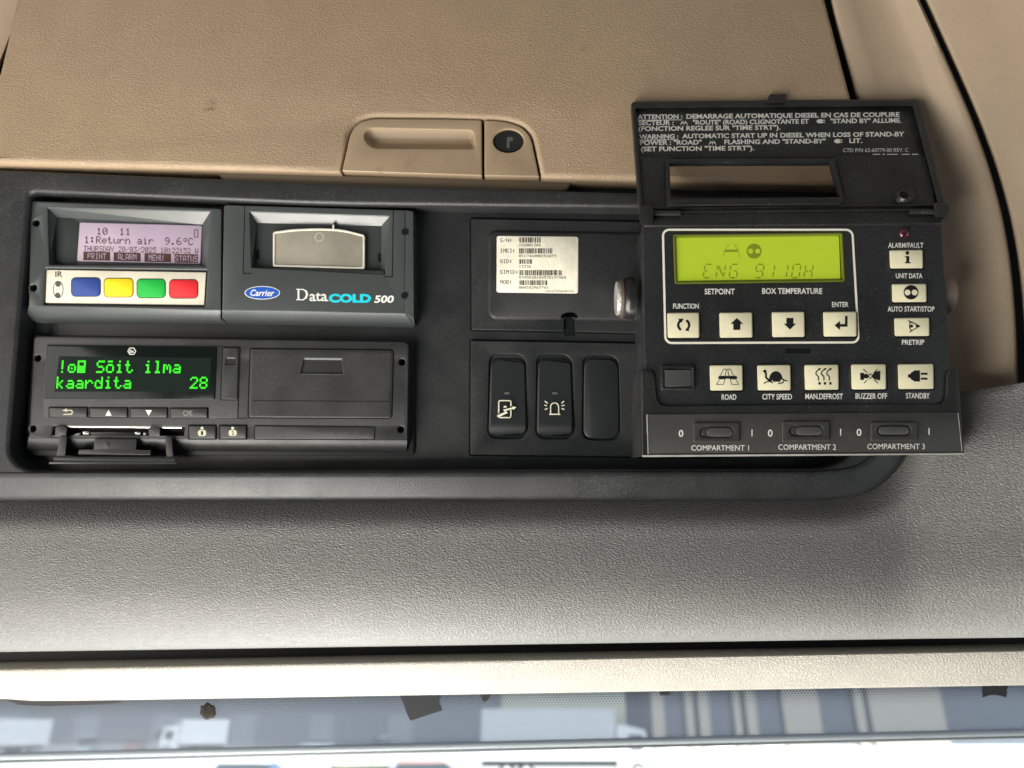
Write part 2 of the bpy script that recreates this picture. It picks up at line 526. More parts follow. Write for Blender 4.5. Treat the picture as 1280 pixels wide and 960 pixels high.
# ================================================================ LINING AND CONSOLE
def surf(curves, n, hs, pl=PANEL, m=8):
    """Ruled sheet between edge curves (design units), each at its own height."""
    rows = []
    for c, h in zip(curves, hs):
        p = spline(c, m)
        rows.append([pl.at(q[0], q[1], h if not callable(h) else h(q[0], q[1])) for q in p])
    return rows


# black slab added behind all the lining to darken its gaps
mb = MB(); mb.plate(PANEL, rect(-500, -200, 1500, 806), [], -75, 4, .5)
tag(mb.build('gap_blackout', M['gap']), kind='structure')

# cab roof over the console and the camera (shuts the sky out above)
mb = MB(); mb.box(CAM, -1.3, .42, -.75, 1.3, .50, 1.6)
mb.box(CAM, -1.36, -1.3, 1.605, 1.5, .5, 1.65); mb.box(CAM, -1.36, -1.3, -.6, -1.305, .5, 1.6); mb.box(CAM, 1.45, -1.3, -.6, 1.5, .415, 1.6)
mb.box(CAM, -1.3, -1.35, -.3, 1.445, -1.305, 1.6)
tag(mb.build('cab_shell', M['shell'], smooth=False), kind='structure')

# --- locker door
door = thing('locker_door', 'beige grained locker door with recessed handle and keyhole above the console', 'locker door', DOOR.at(550, 222, 0))
bot = lambda x: 203 + (x - 0) * (222.5 - 203) / 720 if x < 720 else 222.5 + (x - 720) * .024
notch = rr([(425, bot(425)), (437, 158), (455, 145.5), (560, 146.5), (636, 149.5), (664, 162), (676.5, bot(676))], [0, 12, 16, 8, 16, 14, 0], 6)
outer = [(36, -70), (1012, -70), (1033, 0), (1066, 125), (1090, bot(1090))]
outer += [(x, bot(x)) for x in (1000, 900, 800, 720)] + list(reversed(notch)) + [(x, bot(x)) for x in (330, 220, 110, 20, -60)] + [(-60, 200), (-2, 90)]
mb = MB(); mb.plate(DOOR, outer, [], 0, 40, 7.5, 5); mb.build('door_panel', M['beige'], door, angle=60)
hd = rr([(427.5, 213.5), (439.5, 160), (457, 148), (560, 148.6), (602, 149.6), (602.5, 219.5)], [1, 12, 15, 4, 2, 1], 6)
scoop = rr([(453, 160), (592, 163), (594, 186), (458, 185)], [14, 6, 5, 14], 6)
mb = MB(); mb.plate(DOOR, hd, [scoop], -2, 14, 1.6, 3)
def toward(p, t): return (p[0] + (min(588, max(468, p[0])) - p[0]) * t, p[1] + (179 - p[1]) * t)
mb.loft(DOOR, [(inset(scoop, -.5), -3.2)] + [([toward(p, t) for p in scoop], -3.6 - 11 * math.sin(t * math.pi / 2)) for t in (.06, .2, .36, .52, .68, .84, .97)])
mb.build('handle', M['beigesmooth'], door, angle=60)
lp = rr([(605.5, 149.8), (636, 151.5), (662, 163.5), (674, 220.5), (605.5, 219.6)], [2, 14, 14, 1, 1], 6)
ring = circ(635.5, 176, 19, 14.5, 28)
mb = MB(); mb.plate(DOOR, lp, [ring], -2, 14, 1.6, 3); mb.build('lock_plate', M['beigesmooth'], door, angle=60)
mb = MB(); c = circ(636, 176.5, 18, 13.6, 28)
mb.loft(DOOR, [(c, -14), (c, -4.5), (inset(c, 1), -3.6), (inset(c, 3.2), -4.2)])
lk = mb.build('lock_cylinder', M['lock'], door)
mb = MB(); mb.poly(DOOR, rect(633.5, 171.5, 637, 185.5), -4); mb.poly(DOOR, rect(637, 171.5, 641, 176.5), -4)
mb.build('key_slot', M['greyink'], lk)
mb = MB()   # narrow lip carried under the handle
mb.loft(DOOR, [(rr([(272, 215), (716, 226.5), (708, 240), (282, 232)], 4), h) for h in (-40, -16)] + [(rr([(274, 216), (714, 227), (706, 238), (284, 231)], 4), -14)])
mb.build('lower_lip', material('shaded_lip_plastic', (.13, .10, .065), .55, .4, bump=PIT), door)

def stain(mat, parent, pl, spots, col=(.10, .07, .04, 1)):
    """Greasy finger marks with their own ragged shape."""
    n = mat.node_tree.nodes; L = mat.node_tree.links; b = n['Principled BSDF']; tc = n.new('ShaderNodeTexCoord')
    inv = WM[parent.name].inverted()
    for px, py, rad, amt in spots:
        c = inv @ pl.at(px, py, 0)
        d = n.new('ShaderNodeVectorMath'); d.operation = 'DISTANCE'; d.inputs[1].default_value = c; L.new(tc.outputs['Object'], d.inputs[0])
        a = n.new('ShaderNodeMapRange'); a.interpolation_type = 'SMOOTHSTEP'; a.inputs[1].default_value = 0; a.inputs[2].default_value = rad * S; a.inputs[3].default_value = amt; a.inputs[4].default_value = 0
        L.new(d.outputs['Value'], a.inputs[0])
        t = n.new('ShaderNodeTexNoise'); t.inputs['Scale'].default_value = 420; t.inputs['Detail'].default_value = 6; L.new(tc.outputs['Object'], t.inputs['Vector'])
        r = n.new('ShaderNodeMapRange'); r.inputs[1].default_value = .42; r.inputs[2].default_value = .62; L.new(t.outputs['Fac'], r.inputs[0])
        m = n.new('ShaderNodeMath'); m.operation = 'MULTIPLY'; L.new(a.outputs[0], m.inputs[0]); L.new(r.outputs[0], m.inputs[1])
        x = n.new('ShaderNodeMix'); x.data_type = 'RGBA'; x.inputs[7].default_value = col
        L.new(m.outputs[0], x.inputs[0]); L.new(b.inputs['Base Color'].links[0].from_socket, x.inputs[6]); L.new(x.outputs[2], b.inputs['Base Color'])


stain(M['beige'], door, DOOR, [(262, 132, 15, .75), (330, 118, 7, .4), (130, 90, 9, .3), (730, 60, 10, .3)])
stain(M['beigesmooth'], door, DOOR, [(480, 182, 16, .35), (512, 200, 26, .25), (475, 213, 12, .4), (560, 197, 10, .2), (640, 205, 18, .15)])

# --- linings at both sides
Lc = [(1037, -60), (1037, 0), (1069, 125), (1096, 250), (1108, 350), (1112, 520)]
Rc = [(1110, -80), (1149, 0), (1183, 75), (1217, 155), (1243, 232), (1260, 310), (1269, 400), (1273, 520)]
Ls = spline(Lc, 8); Rs = spline(Rc, 8)
def along(c, t):
    k = t * (len(c) - 1); i = min(int(k), len(c) - 2); return c[i].lerp(c[i + 1], k - i)
low = lambda x: 540 - max(0, x - 1130) * .155
pr = [(0, -45), (.012, -12), (.03, -3), (.07, 0), (.25, -4), (.5, -4), (.68, 3), (.74, 7), (.9, 20), (.97, 24), (.99, 22), (1.0, 10), (1.005, -25)]
mb = MB(); rows = []
for i in range(41):
    t = i / 40; a = along(Ls, t); b = along(Rs, t)
    row = []
    for q, h in pr:
        p = a.lerp(b, q); y = p.y; hh = h
        lim = low(p.x)
        if y > lim - 5: hh = h - min(40, max(0, (y - lim + 5)) ** 1.6 * .4); y = min(y, lim + 3)
        row.append(PANEL.at(p.x, y, hh))
    rows.append(row)
mb.grid(rows)
tag(mb.build('pillar_trim', M['beige2'], angle=70), 'beige pillar lining strip curving down between locker door and dark seam', 'pillar trim')
R2 = [Vector((p.x + 8 + max(0, (p.y - 50)) * .012, p.y)) for p in Rs]
mb = MB(); rows = []
for p in R2:
    rows.append([PANEL.at(p.x + dx, p.y - dx * .1, h) for dx, h in ((-2, -15), (-.5, 12), (2, 20), (6, 22), (60, 34), (160, 66), (320, 120))])
mb.grid(rows)
tag(mb.build('side_trim', M['beige2'], angle=70), 'beige side lining beyond the dark curved seam at the right', 'side trim')
mb = MB(); rows = []
for k in range(12):
    t = k / 11; x = 30 - 45 * t * 1.6; y = -40 + 250 * t * .9
    e = Vector((34 - 36 * (y / 90.0), y))
    rows.append([PANEL.at(e.x - 4 + dx, e.y, h) for dx, h in ((4, -34), (2.5, 2), (0, 7), (-5, 9), (-60, 18), (-420, 60))])
mb.grid(rows)
tag(mb.build('corner_trim', M['beige2'], angle=70), 'sliver of beige lining left of the locker door', 'corner trim')

# --- grey header moulding under the console
inner = [Vector(p) for p in line_to((-420, 616.5), (1040, 614), 46)] + spline([(1048, 613.7), (1082, 607), (1108, 590), (1122, 562), (1128, 530), (1132, 500)], 8)
bl = lambda x: 814.8 - (x / 1280) * 18.4
outc = [Vector((p.x, bl(p.x))) for p in inner[:47]]
nrem = len(inner) - 47
for k in range(nrem):
    t = (k + 1) / nrem
    if t < .62:
        x = 1040 + t / .62 * 420; outc.append(Vector((x, bl(x))))
    else:
        outc.append(Vector((1460, bl(1460) + (452 - bl(1460)) * (t - .62) / .38)))
def smooth(a, b, x):
    t = min(1, max(0, (x - a) / (b - a))); return t * t * (3 - 2 * t)
def hdr_h(x, y, d):
    h = 2 + 32 * smooth(0, 46, d) ** .8
    q = max(0, x - 1120); h += .34 * q * q / (q + 40) - 12 * smooth(560, 480, y) * smooth(1120, 1160, x)
    h += 5 * smooth(650, 720, y)
    e = bl(x) - y
    if e < 78: h -= 62 * (1 - math.sqrt(max(0, 1 - (1 - e / 78) ** 1.9)))
    return h
tt = [0, .02, .05, .08, .11, .14, .17, .2, .24, .28, .33, .4, .47, .54, .6, .66, .7, .74, .78, .82, .85, .88, .91, .935, .955, .97, .98, .99, .996, 1]
mb = MB(); rows = []
for t in tt:
    row = []
    for a, b in zip(inner, outc):
        p = a.lerp(b, t); row.append(PANEL.at(p.x, p.y, hdr_h(p.x, p.y, (p - a).length)))
    q = row[-1]; row.append(q - (PANEL.M.to_3x3() @ Vector((0, 0, 1))) * 40)
    rows.append(row)
rows.append([PANEL.at(b.x, b.y + .5, hdr_h(b.x, b.y, 300) - 60) for b in outc] + [PANEL.at(outc[-1].x, outc[-1].y + .5, -80)])
mb.grid(rows)
tag(mb.build('header_moulding', M['header'], angle=80), 'wide dark grey grained header moulding below the console', 'header moulding')

# --- pale trim along the top of the windscreen
g1 = lambda x: 828 - x / 1280 * 22.5      # lower edge of the groove
g2 = lambda x: 838.5 - x / 1280 * 24.0
g3 = lambda x: 877 - x / 1280 * 21 - (6 * smooth(60, -40, x) if x < 60 else 0)
mb = MB(); rows = []
xs = [-440 + 1920 * k / 40 for k in range(41)]
for f, df, h in ((g1, -1, -70), (g1, 0, -52), (g1, 2, -48), (g2, -2, -34), (g2, 0, -33), (g2, 3, -35), (g2, 14, -45), (g2, 26, -60), (g3, -3, -78), (g3, 0, -82), (g3, .5, -96)):
    rows.append([PANEL.at(x, f(x) + df, h) for x in xs])
mb.grid(rows)
tag(mb.build('windscreen_trim', M['trim'], angle=60), 'pale grained trim strip along the top edge of the windscreen', 'trim strip')

mb = MB(); mb.grid([[PANEL.at(x, g1(x) + df, h) for x in xs] for df, h in ((-26, -72), (2, -66))])  # black strip stands in for the deep shade of the groove
tag(mb.build('gap_shade', M['seal']), 'black strip added as shade in the gap above the pale trim strip', 'seal')
# --- console fascia: raised rim round a sunken panel
con = thing('overhead_console', 'black plastic overhead console whose raised rim frames the instruments', 'console', PANEL.at(560, 625, 0))
def band(lst): return lst
rim_out = rr([(-440, 198), (0, 211.5), (420, 229), (800, 241), (1090, 250), (1122, 262), (1114, 540), (1086, 582), (1040, 594), (-440, 598)], [0, 40, 60, 60, 30, 30, 30, 30, 34, 0], 6)
rim_in = rr([(36, 240), (400, 255), (1080, 262), (1078, 560), (1040, 585), (30, 589), (9, 570)], [7, 60, 8, 30, 20, 16, 14], 6)
mb = MB(); mb.plate(PANEL, rim_out, [rim_in], 32, 34, 5, 4)
lipo = rr([(-440, 200), (1150, 206), (1144, 552), (1108, 609), (1050, 625.4), (-440, 627.4)], [0, 0, 34, 40, 40, 0], 8)
mb.build('rim', M['console'], con, angle=60)
mb = MB(); mb.grid([[PANEL.at(p[0], p[1], h) for p in inset(lipo, d)[1:]] for d, h in ((37.4, 22), (36.8, 30.5), (36, 33), (34.6, 34), (28, 32.9), (18, 29.8), (8, 26), (3.2, 23.6), (1.4, 21), (.4, 17), (0, 11), (0, -6))])
mb.build('lower_lip', M['console'], con, angle=80)
mb = MB(); mb.plate(PANEL, rect(-20, 225, 1120, 605), [], 0, 8, .5); mb.build('inner_panel', M['fascia'], con)

# ================================================================ TEMPERATURE RECORDER
rec = thing('temperature_recorder', 'grey temperature recorder with lilac display, coloured buttons and paper printer', 'recorder', PANEL.at(278, 405, 0))
H = 24
def screw(x, y, r=4.4): return circ(x, y, r, r, 16)
win = [(59.4, 260.2), (262.6, 264.6), (257.5, 333), (61.2, 331)]
kp = rr([(56, 335), (259.5, 337.4), (256.4, 384), (54, 381.2)], 2.5)
face = [(38.6, 251), (276.8, 260.8), (275.6, 388), (35.6, 384.4)]
mb = MB()
mb.plate(PANEL, rr(face, [3, 3, 0, 0]), [rr(win, 1), kp, screw(44.8, 278.6), screw(41.4, 359.7)], H, H, 1.3)
mb.loft(PANEL, [([(35.6, 384.4), (275.6, 388), (275.6, 386), (35.8, 382)], H - 1.4), ([(33, 395.4), (275.3, 398.4), (275.3, 391), (34, 388)], H - 10.5), ([(47, 404), (285, 405.4), (285, 395), (47, 394)], 1)], True)
mb.build('display_housing', M['recorder'], rec)
mb = MB()
flo = [(71.4, 272), (252.6, 281), (251.6, 330.6), (65.4, 329.6)]
mb.loft(PANEL, [(inset(win, -.7), H - .8), (flo, 11.8)]); mb.build('display_surround', M['recorder'], rec, smooth=False)
mb = MB(); mb.pad(PANEL, [(72.5, 272.7), (90, 272.6), (98, 278), (96, 329.8), (67, 329)], 11.7, 12.4, .3); mb.build('sensor_window', M['recess'], rec)
mb = MB(); mb.pad(PANEL, rr([(99.8, 278), (252.5, 282), (250.3, 329.6), (96.2, 326.6)], 2.2), 10.5, 13.4, .5)
lcd = mb.build('display', M['lcd'], rec)
mb = MB(); hh = 13.55
dots(mb, PANEL, '10', 120.6, 284.6, 1.25, 1.25, hh, .018); dots(mb, PANEL, '11', 149.3, 285.1, 1.25, 1.25, hh, .018)
dots(mb, PANEL, '1:Return air', 105.3, 295, 1.22, 1.3, hh, .018); dots(mb, PANEL, '9.6*C', 206, 296.8, 1.22, 1.3, hh, .018)
dots(mb, PANEL, 'THURSDAY 20/03/2025 10:22:52 W', 104.6, 307.2, .80, .98, hh, .022)
mb.stroke(PANEL, rect(243, 287.4, 247.3, 296.4), 1, hh, True)
for x0, x1, w in ((104.2, 137.6, 'PRINT'), (142, 175.8, 'ALARM'), (180.6, 213.8, 'MENU '), (218.2, 247.6, 'STATUS')):
    y = 314.4 + (x0 - 104) * .026
    # dark key with the letters left open: the letters are a lighter layer on it
    mb.poly(PANEL, [(x0, y), (x1, y + .6), (x1, y + 11.4), (x0, y + 10.8)], hh)
mb.build('segments', M['lcdink'], lcd)
mb = MB()
for x0, x1, w in ((104.2, 137.6, 'PRINT'), (142, 175.8, 'ALARM'), (180.6, 213.8, 'MENU '), (218.2, 247.6, 'STATUS')):
    y = 314.4 + (x0 - 104) * .026
    dots(mb, PANEL, w, x0 + (x1 - x0) / 2 - len(w) * 2.4 + .5, y + 1.9, .8, 1.05, hh + .15, .02)
mb.build('menu_lettering', M['lcd'], lcd)
mb = MB(); mb.loft(PANEL, [(inset(kp, -.6), H - 1), (inset(kp, 1.2), H - 4)]); mb.build('keypad_pocket', M['seal'], rec)
mb = MB(); mb.pad(PANEL, [(58.3, 337.3), (257.6, 340.6), (255, 381.2), (56.9, 378.6)], H - 5, H - 2.6, .4); kpad = mb.build('keypad', M['cream'], rec)
mb = MB(); hk = H - 2.45
text(mb, PANEL, 'IR', 69.2, 78, 346.2, 6.8, hk, .01); mb.stroke(PANEL, circ(72.7, 362, 6.2, 10.4, 28), .9, hk, True)
mb.build('infrared_mark', M['ink'], kpad)
mb = MB(); mb.poly(PANEL, circ(72.6, 355.2, 3.4), hk); mb.poly(PANEL, circ(72.1, 369, 3.4), hk); mb.build('infrared_eyes', M['greyink'], kpad)
for x0, x1, y0, y1, c in ((89.6, 125.2, 347.4, 370, 'blue'), (130.6, 166, 348.2, 370.8, 'yellow'), (171.6, 206.4, 349, 371.8, 'green'), (212.2, 247, 349.8, 372.4, 'red')):
    q = rr(rect(x0, y0, x1, y1), 5)
    mb = MB(); mb.poly(PANEL, inset(q, -.9), hk); bt = mb.build('button_outline', M['ink'], kpad)
    mb = MB(); mb.pad(PANEL, q, hk - .1, hk + .5, .4)
    o = mb.build('button', M[c], kpad, c + ' rounded button')
# printer half
face = [(279.8, 256), (517, 263), (517, 392.4), (277.5, 388.2)]
wp = [(312, 265), (486.6, 270.5), (481.5, 343), (314.2, 334.6)]
mb = MB()
mb.plate(PANEL, rr([(279.8, 256), (506.5, 262.6), (505.8, 392), (277.8, 388)], [3, 0, 0, 0]), [rr(wp, 1), screw(502.5, 289.7, .01)] if False else [rr(wp, 1)], H, H, 1.0)
mb.build('printer_housing', M['recorder'], rec)
mb = MB()
mb.plate(PANEL, [(506.5, 262.6), (516.6, 264), (517.2, 399), (505.8, 392)], [], H - .6, H, .6)
mb.loft(PANEL, [([(277.8, 388), (506, 392), (506, 389), (278, 385)], H - 1), ([(277.6, 397.4), (514, 402), (514, 395), (278, 392)], H - 10.5), ([(285, 405), (518.5, 409.6), (518, 400), (285, 398)], 1)], True)
mb.loft(PANEL, [([(505.8, 391.5), (517, 398.5), (517, 390), (506, 388)], H - 1.2), ([(514, 402), (519, 408.5), (519, 398), (514, 398)], 4)], True)
mb.build('printer_chamfer', M['recorder'], rec)
for x, y in ((506.2, 289.7), (505.6, 369.4)):
    mb = MB(); mb.poly(PANEL, screw(x, y), H + .12); mb.build('screw_hole', M['gap'], rec)
for x, y in ((44.8, 278.6), (41.4, 359.7)):
    mb = MB(); mb.loft(PANEL, [(screw(x, y, 4.6), H - 1), (screw(x, y, 4.2), H - 12)]); mb.build('screw_hole', M['gap'], rec)
for l in ([(306, 256.8), (303.9, 341.6), (314, 342)], [(491.6, 262.4), (490.4, 346.2), (480, 345.8)]):
    mb = MB(); mb.stroke(PANEL, l, 1.2, H + .12); mb.build('door_seam', M['gap'], rec)
mb = MB()
mb.loft(PANEL, [(inset(wp, -.6), H - .8), ([(321.4, 278.6), (476.7, 282.5), (476.7, 337.2), (316.4, 332.8)], 13.5)])
mb.build('printer_recess', M['recorder'], rec, smooth=False)
mb = MB(); mb.poly(PANEL, [(322, 279.3), (386, 281), (386, 283), (400, 283.6), (400, 281.4), (476.2, 283.2), (476, 336.8), (317, 332.4)], 13.8)
mb.build('recess_floor', M['recess'], rec)
for q in (rect(320.3, 312, 324.3, 324), rect(472.4, 316.4, 476.2, 327.3)):
    mb = MB(); mb.poly(PANEL, q, 14); mb.build('latch_slot', M['gap'], rec)
mb = MB(); mb.lathe(PANEL.at(314.5, 338, 18), PANEL.at(481, 341.6, 18) - PANEL.at(314.5, 338, 18), [(0, 4.2 * S), ((PANEL.at(481, 341.6, 18) - PANEL.at(314.5, 338, 18)).length, 4.2 * S)], 18)
mb.build('paper_roller', M['recess'], rec)
mb = MB(); tp = []
xs_ = [323.6 + (471 - 323.6) * k / 40 for k in range(41)]
up = [(x, 340.6 + (x - 323) * .036 + random.uniform(-.3, .3)) for x in xs_]
dn = [(x, 343 + (x - 323) * .036 + random.uniform(-.9, .5) - (1.2 if 7 < k % 17 < 11 else 0)) for k, x in enumerate(xs_)]
mb.poly(PANEL, up + dn[::-1], 22.6); mb.build('paper_edge', M['paper'], rec)
mb = MB()
fl = rr([(341, 289.4), (367, 286), (399, 284.8), (428, 286.4), (456, 293.4), (455.8, 336.2), (341, 333)], [3, 8, 8, 8, 3, 2, 2], 4)
mb.pad(PANEL, fl, 13.5, 18, .7); fo = mb.build('printer_flap', M['flap'], rec, 'smoky clear flap over the paper slot')
mb = MB()
mb.plate(PANEL, fl, [inset(fl, 2.6)], 19.2, 3.5, .7)
mb.stroke(PANEL, circ(399, 296.5, 5.2, 5.2, 22), .7, 18.15, True)
mb.pad(PANEL, rect(415.5, 280.5, 418, 288), 13, 19.5, .4)
mb.build('flap_rim', M['flapedge'], fo)
# logos
mb = MB(); mb.poly(PANEL, circ(327.8, 366, 22.2, 8.4, 40), H + .1); mb.build('logo_border', M['white'], rec)
mb = MB(); mb.poly(PANEL, circ(327.8, 366, 21.2, 7.5, 40), H + .2); mb.build('logo_oval', M['logoblue'], rec)
mb = MB(); text(mb, PANEL, 'Carrier', 312, 342, 369.6, 7.4, H + .32, .022, .012, .25); mb.build('logo_lettering', M['white'], rec)
mb = MB(); hb = H + .12
# serif D, then the smaller letters with serifs added
D0 = [(370.2, 361), (379, 361.2), (383.4, 363.2), (385.2, 367.8), (383.6, 372.6), (379, 375.4), (370.2, 375.2), (370.2, 374.3), (372, 373.9), (372, 362.4), (370.2, 361.9)]
D1 = [(374.2, 362.2), (378.6, 362.5), (381.4, 364.4), (382.4, 367.9), (381.2, 371.9), (378.4, 374.2), (374.2, 374.1)]
mb.poly(PANEL, D0, hb, [D1])
text(mb, PANEL, 'ata', 386.8, 409, 376, 12.6, hb, .012, .004)
mb.stroke(PANEL, [(393.2, 376), (395.6, 375.4)], 1, hb); mb.stroke(PANEL, [(408.2, 376.2), (410.6, 375.6)], 1, hb)
mb.build('name_lettering', M['white'], rec)
mb = MB(); text(mb, PANEL, 'COLD', 411, 464, 377.4, 9.4, hb, .055, .006); mb.build('name_lettering', M['cyan'], rec, 'cyan lettering')
mb = MB(); text(mb, PANEL, '500', 467.6, 491.5, 378.1, 8.4, hb, .035, .006, .2); mb.build('name_lettering', M['white'], rec, 'white italic number')

# ================================================================ TACHOGRAPH
tac = thing('tachograph', 'black tachograph with green lettering and an open card drawer', 'tachograph', PANEL.at(275, 570, 0))
HT = 19
fo_ = rr([(42, 418.5), (518.6, 424.8), (517.4, 569.6), (38, 569.6), (31.5, 563)], [4, 6, 5, 3, 3])
mb = MB(); mb.pad(PANEL, fo_, 0, 5, 1); mb.build('mounting_frame', M['seal'], tac)
f1 = rr([(42.5, 420), (511, 427.5), (509, 550.6), (52, 548.6), (36, 548)], [5, 7, 0, 0, 0])
cs = rr([(66, 532.6), (231, 533.6), (229, 547.2), (64, 546.6)], 1)
mb = MB()
mb.plate(PANEL, f1, [cs] + [screw(x, y, 4.2) for x, y in ((46.9, 447.6), (40.8, 535.8), (502.4, 452.6), (500.8, 536.8))], HT, HT, 1.3)
mb.loft(PANEL, [([(36, 547.2), (509, 549.8), (509, 546), (37, 544)], HT - .9), ([(33, 562), (508, 564), (508, 556), (35, 552)], HT - 11), ([(36, 565), (506, 566.5), (506, 556), (36, 553)], 2)], True)
mb.build('housing', M['tacho'], tac)
for x, y in ((46.9, 447.6), (40.8, 535.8), (502.4, 452.6), (500.8, 536.8)):
    mb = MB(); mb.loft(PANEL, [(screw(x, y, 4.5), HT - 1), (screw(x, y, 4), HT - 12)]); mb.build('screw_hole', M['gap'], tac)
mb = MB(); mb.pad(PANEL, rr([(58, 430.5), (300.5, 433.2), (297, 522.6), (57.5, 522.6), (53, 519)], [3, 3, 1, 2, 4]), HT, HT + 1.1, .7); mb.build('front_bezel', M['tacho'], tac)
mb = MB(); mb.pad(PANEL, rr([(59.6, 431.6), (271.4, 433.4), (268.6, 499.6), (55.4, 498.4)], 2), HT + 1, HT + 2, .6)
gl = mb.build('display', M['glass'], tac)
mb = MB(); mb.poly(PANEL, [(74, 445.2), (264, 447.4), (262, 489.6), (68, 489.6)], HT + 2.1); mb.build('matrix_area', M['glasspale'], gl)
mb = MB(); ht = HT + 2.3
dots(mb, PANEL, '!@# Sqit ilma', 73.6, 450.5, 1.985, 2.2, ht, .004, lean=.16)
dots(mb, PANEL, 'kaardita      28', 71.2, 470.8, 1.985, 2.12, ht, .001, lean=.14)
mb.build('lit_lettering', M['lit'], gl)
mb = MB(); hx = circ(164.8, 439, 5, 4.6, 6); mb.stroke(PANEL, hx, .9, HT + 2.1, True); text(mb, PANEL, 'Ex', 162, 167.6, 441, 3.6, HT + 2.1, .03)
mb.build('approval_mark', M['white'], gl)
keys = [(61.6, 108.6, 509.5), (112.3, 159, 510), (163, 208.8, 510.2), (213, 259, 510.4)]
for i, (x0, x1, y) in enumerate(keys):
    mb = MB(); mb.poly(PANEL, rect(x0 - 1, y - 1.2, x1 + 2, y + 12.4), HT + 1.15); slot = mb.build('key_gap', M['gap'], tac)
    mb = MB(); mb.pad(PANEL, rr(rect(x0, y, x1, y + 11.6), 1.2), HT + .5, HT + 3.2, 1.1); k = mb.build('key', M['tachokey'], tac)
    mb = MB(); c = (x0 + x1) / 2; yc = y + 6; hk = HT + 3.35
    if i == 0:
        mb.stroke(PANEL, [(c - 7, yc - 2.6), (c + 4, yc - 2.6), (c + 5.4, yc - .8), (c + 4.6, yc + 2.2), (c - 6, yc + 2.6)], 1.1, hk)
        mb.poly(PANEL, [(c - 2, yc - 5), (c - 2, yc - .4), (c - 6, yc - 2.7)], hk); mm = 'softink'
    elif i == 1: mb.poly(PANEL, [(c - 4, yc + 3.6), (c + 4, yc + 3.6), (c, yc - 3.6)], hk); mm = 'white'
    elif i == 2: mb.poly(PANEL, [(c - 4, yc - 3.6), (c + 4, yc - 3.6), (c, yc + 3.6)], hk); mm = 'white'
    else: text(mb, PANEL, 'OK', c - 7, c + 5, yc + 3.4, 6.8, hk); mm = 'dimink'
    mb.build('symbol', M[mm], k)
q = rr([(279.2, 434.8), (298.2, 435.4), (296.2, 499.4), (276.2, 499)], 1.5)
mb = MB(); mb.stroke(PANEL, inset(q, -.6), 1.2, HT + 1.2, True); mb.build('strip_gap', M['gap'], tac)
mb = MB(); mb.plate(PANEL, q, [[(283, 447), (293.6, 447.4), (295, 456.4), (282, 456)]], HT + 2.2, 3, .6)
mb.loft(PANEL, [([(283, 447), (293.6, 447.4), (295, 456.4), (282, 456)], HT + 2), ([(283.5, 450), (293.4, 450.4), (294.6, 456.2), (282.4, 455.8)], HT - .6)])
mb.build('paper_release', M['tacho'], tac)
q = rr([(313.3, 436.2), (491.4, 437.8), (489, 522.4), (310.6, 521.6)], [2, 5, 4, 2])
nt_ = [(379.8, 447.4), (427.6, 447.8), (429.6, 468.2), (375.2, 467.6)]
mb = MB(); mb.stroke(PANEL, inset(q, -.7), 1.4, HT + .15, True); mb.build('drawer_gap', M['gap'], tac)
mb = MB(); mb.plate(PANEL, q, [nt_], HT + 1.6, 3, .9); mb.plate(PANEL, inset(q, 3.4), [nt_], HT + 2.1, 2, .5)
mb.loft(PANEL, [(nt_, HT + 2), ([(381, 452.6), (426, 453), (429.2, 467.8), (375.8, 467.2)], HT - 2.5)])
dr = mb.build('printer_drawer', M['tacho'], tac)
mb = MB(); mb.stroke(PANEL, [(316, 500.8), (486.4, 501.8)], .9, HT + 2.2); mb.build('drawer_crease', M['gap'], dr)
mb = MB(); mb.stroke(PANEL, nt_[2:] , .8, HT + 2.25); mb.stroke(PANEL, [nt_[1], nt_[2]], .7, HT + 2.25); mb.build('notch_lip', M['greyink'], dr)
mb = MB(); mb.stroke(PANEL, [(270, 522.6), (310, 522.9)], .9, HT + .2); mb.build('lower_seam', M['gap'], tac)
q = rr([(318.8, 532.2), (468.6, 534), (467.4, 549), (318.6, 548.6)], 1)
mb = MB(); mb.stroke(PANEL, inset(q, -.5), 1.1, HT + .15, True); mb.build('cover_gap', M['gap'], tac)
mb = MB(); mb.pad(PANEL, q, HT - 1, HT + .8, .6); mb.build('slot_cover', M['tacho'], tac)
for i, (x0, x1) in enumerate(((236.4, 269.6), (275, 307.8))):
    mb = MB(); mb.poly(PANEL, rect(x0 - 1.2, 530.6, x1 + 1.4, 549.6), HT + .15); mb.build('key_gap', M['gap'], tac)
    mb = MB(); mb.pad(PANEL, rr(rect(x0, 532, x1, 548.2), 1.4), HT - .5, HT + 2.4, 1.2); k = mb.build('driver_key', M['tachokey'], tac)
    c = (x0 + x1) / 2 - .5; hk = HT + 2.55
    mb = MB(); mb.poly(PANEL, circ(c, 535.2, 1.9), hk); mb.poly(PANEL, [(c - 3.4, 537.6), (c + 3.4, 537.6), (c + 5, 539.5), (c + 5, 543), (c + 3.6, 545), (c - 3.6, 545), (c - 5, 543), (c - 5, 539.5)], hk)
    fg = mb.build('symbol', M['softink'], k)
    mb = MB(); text(mb, PANEL, str(i + 1), c - 1.3, c + 1.4, 543.6, 4.6, hk + .12, .02); mb.build('symbol_number', M['ink'], k)
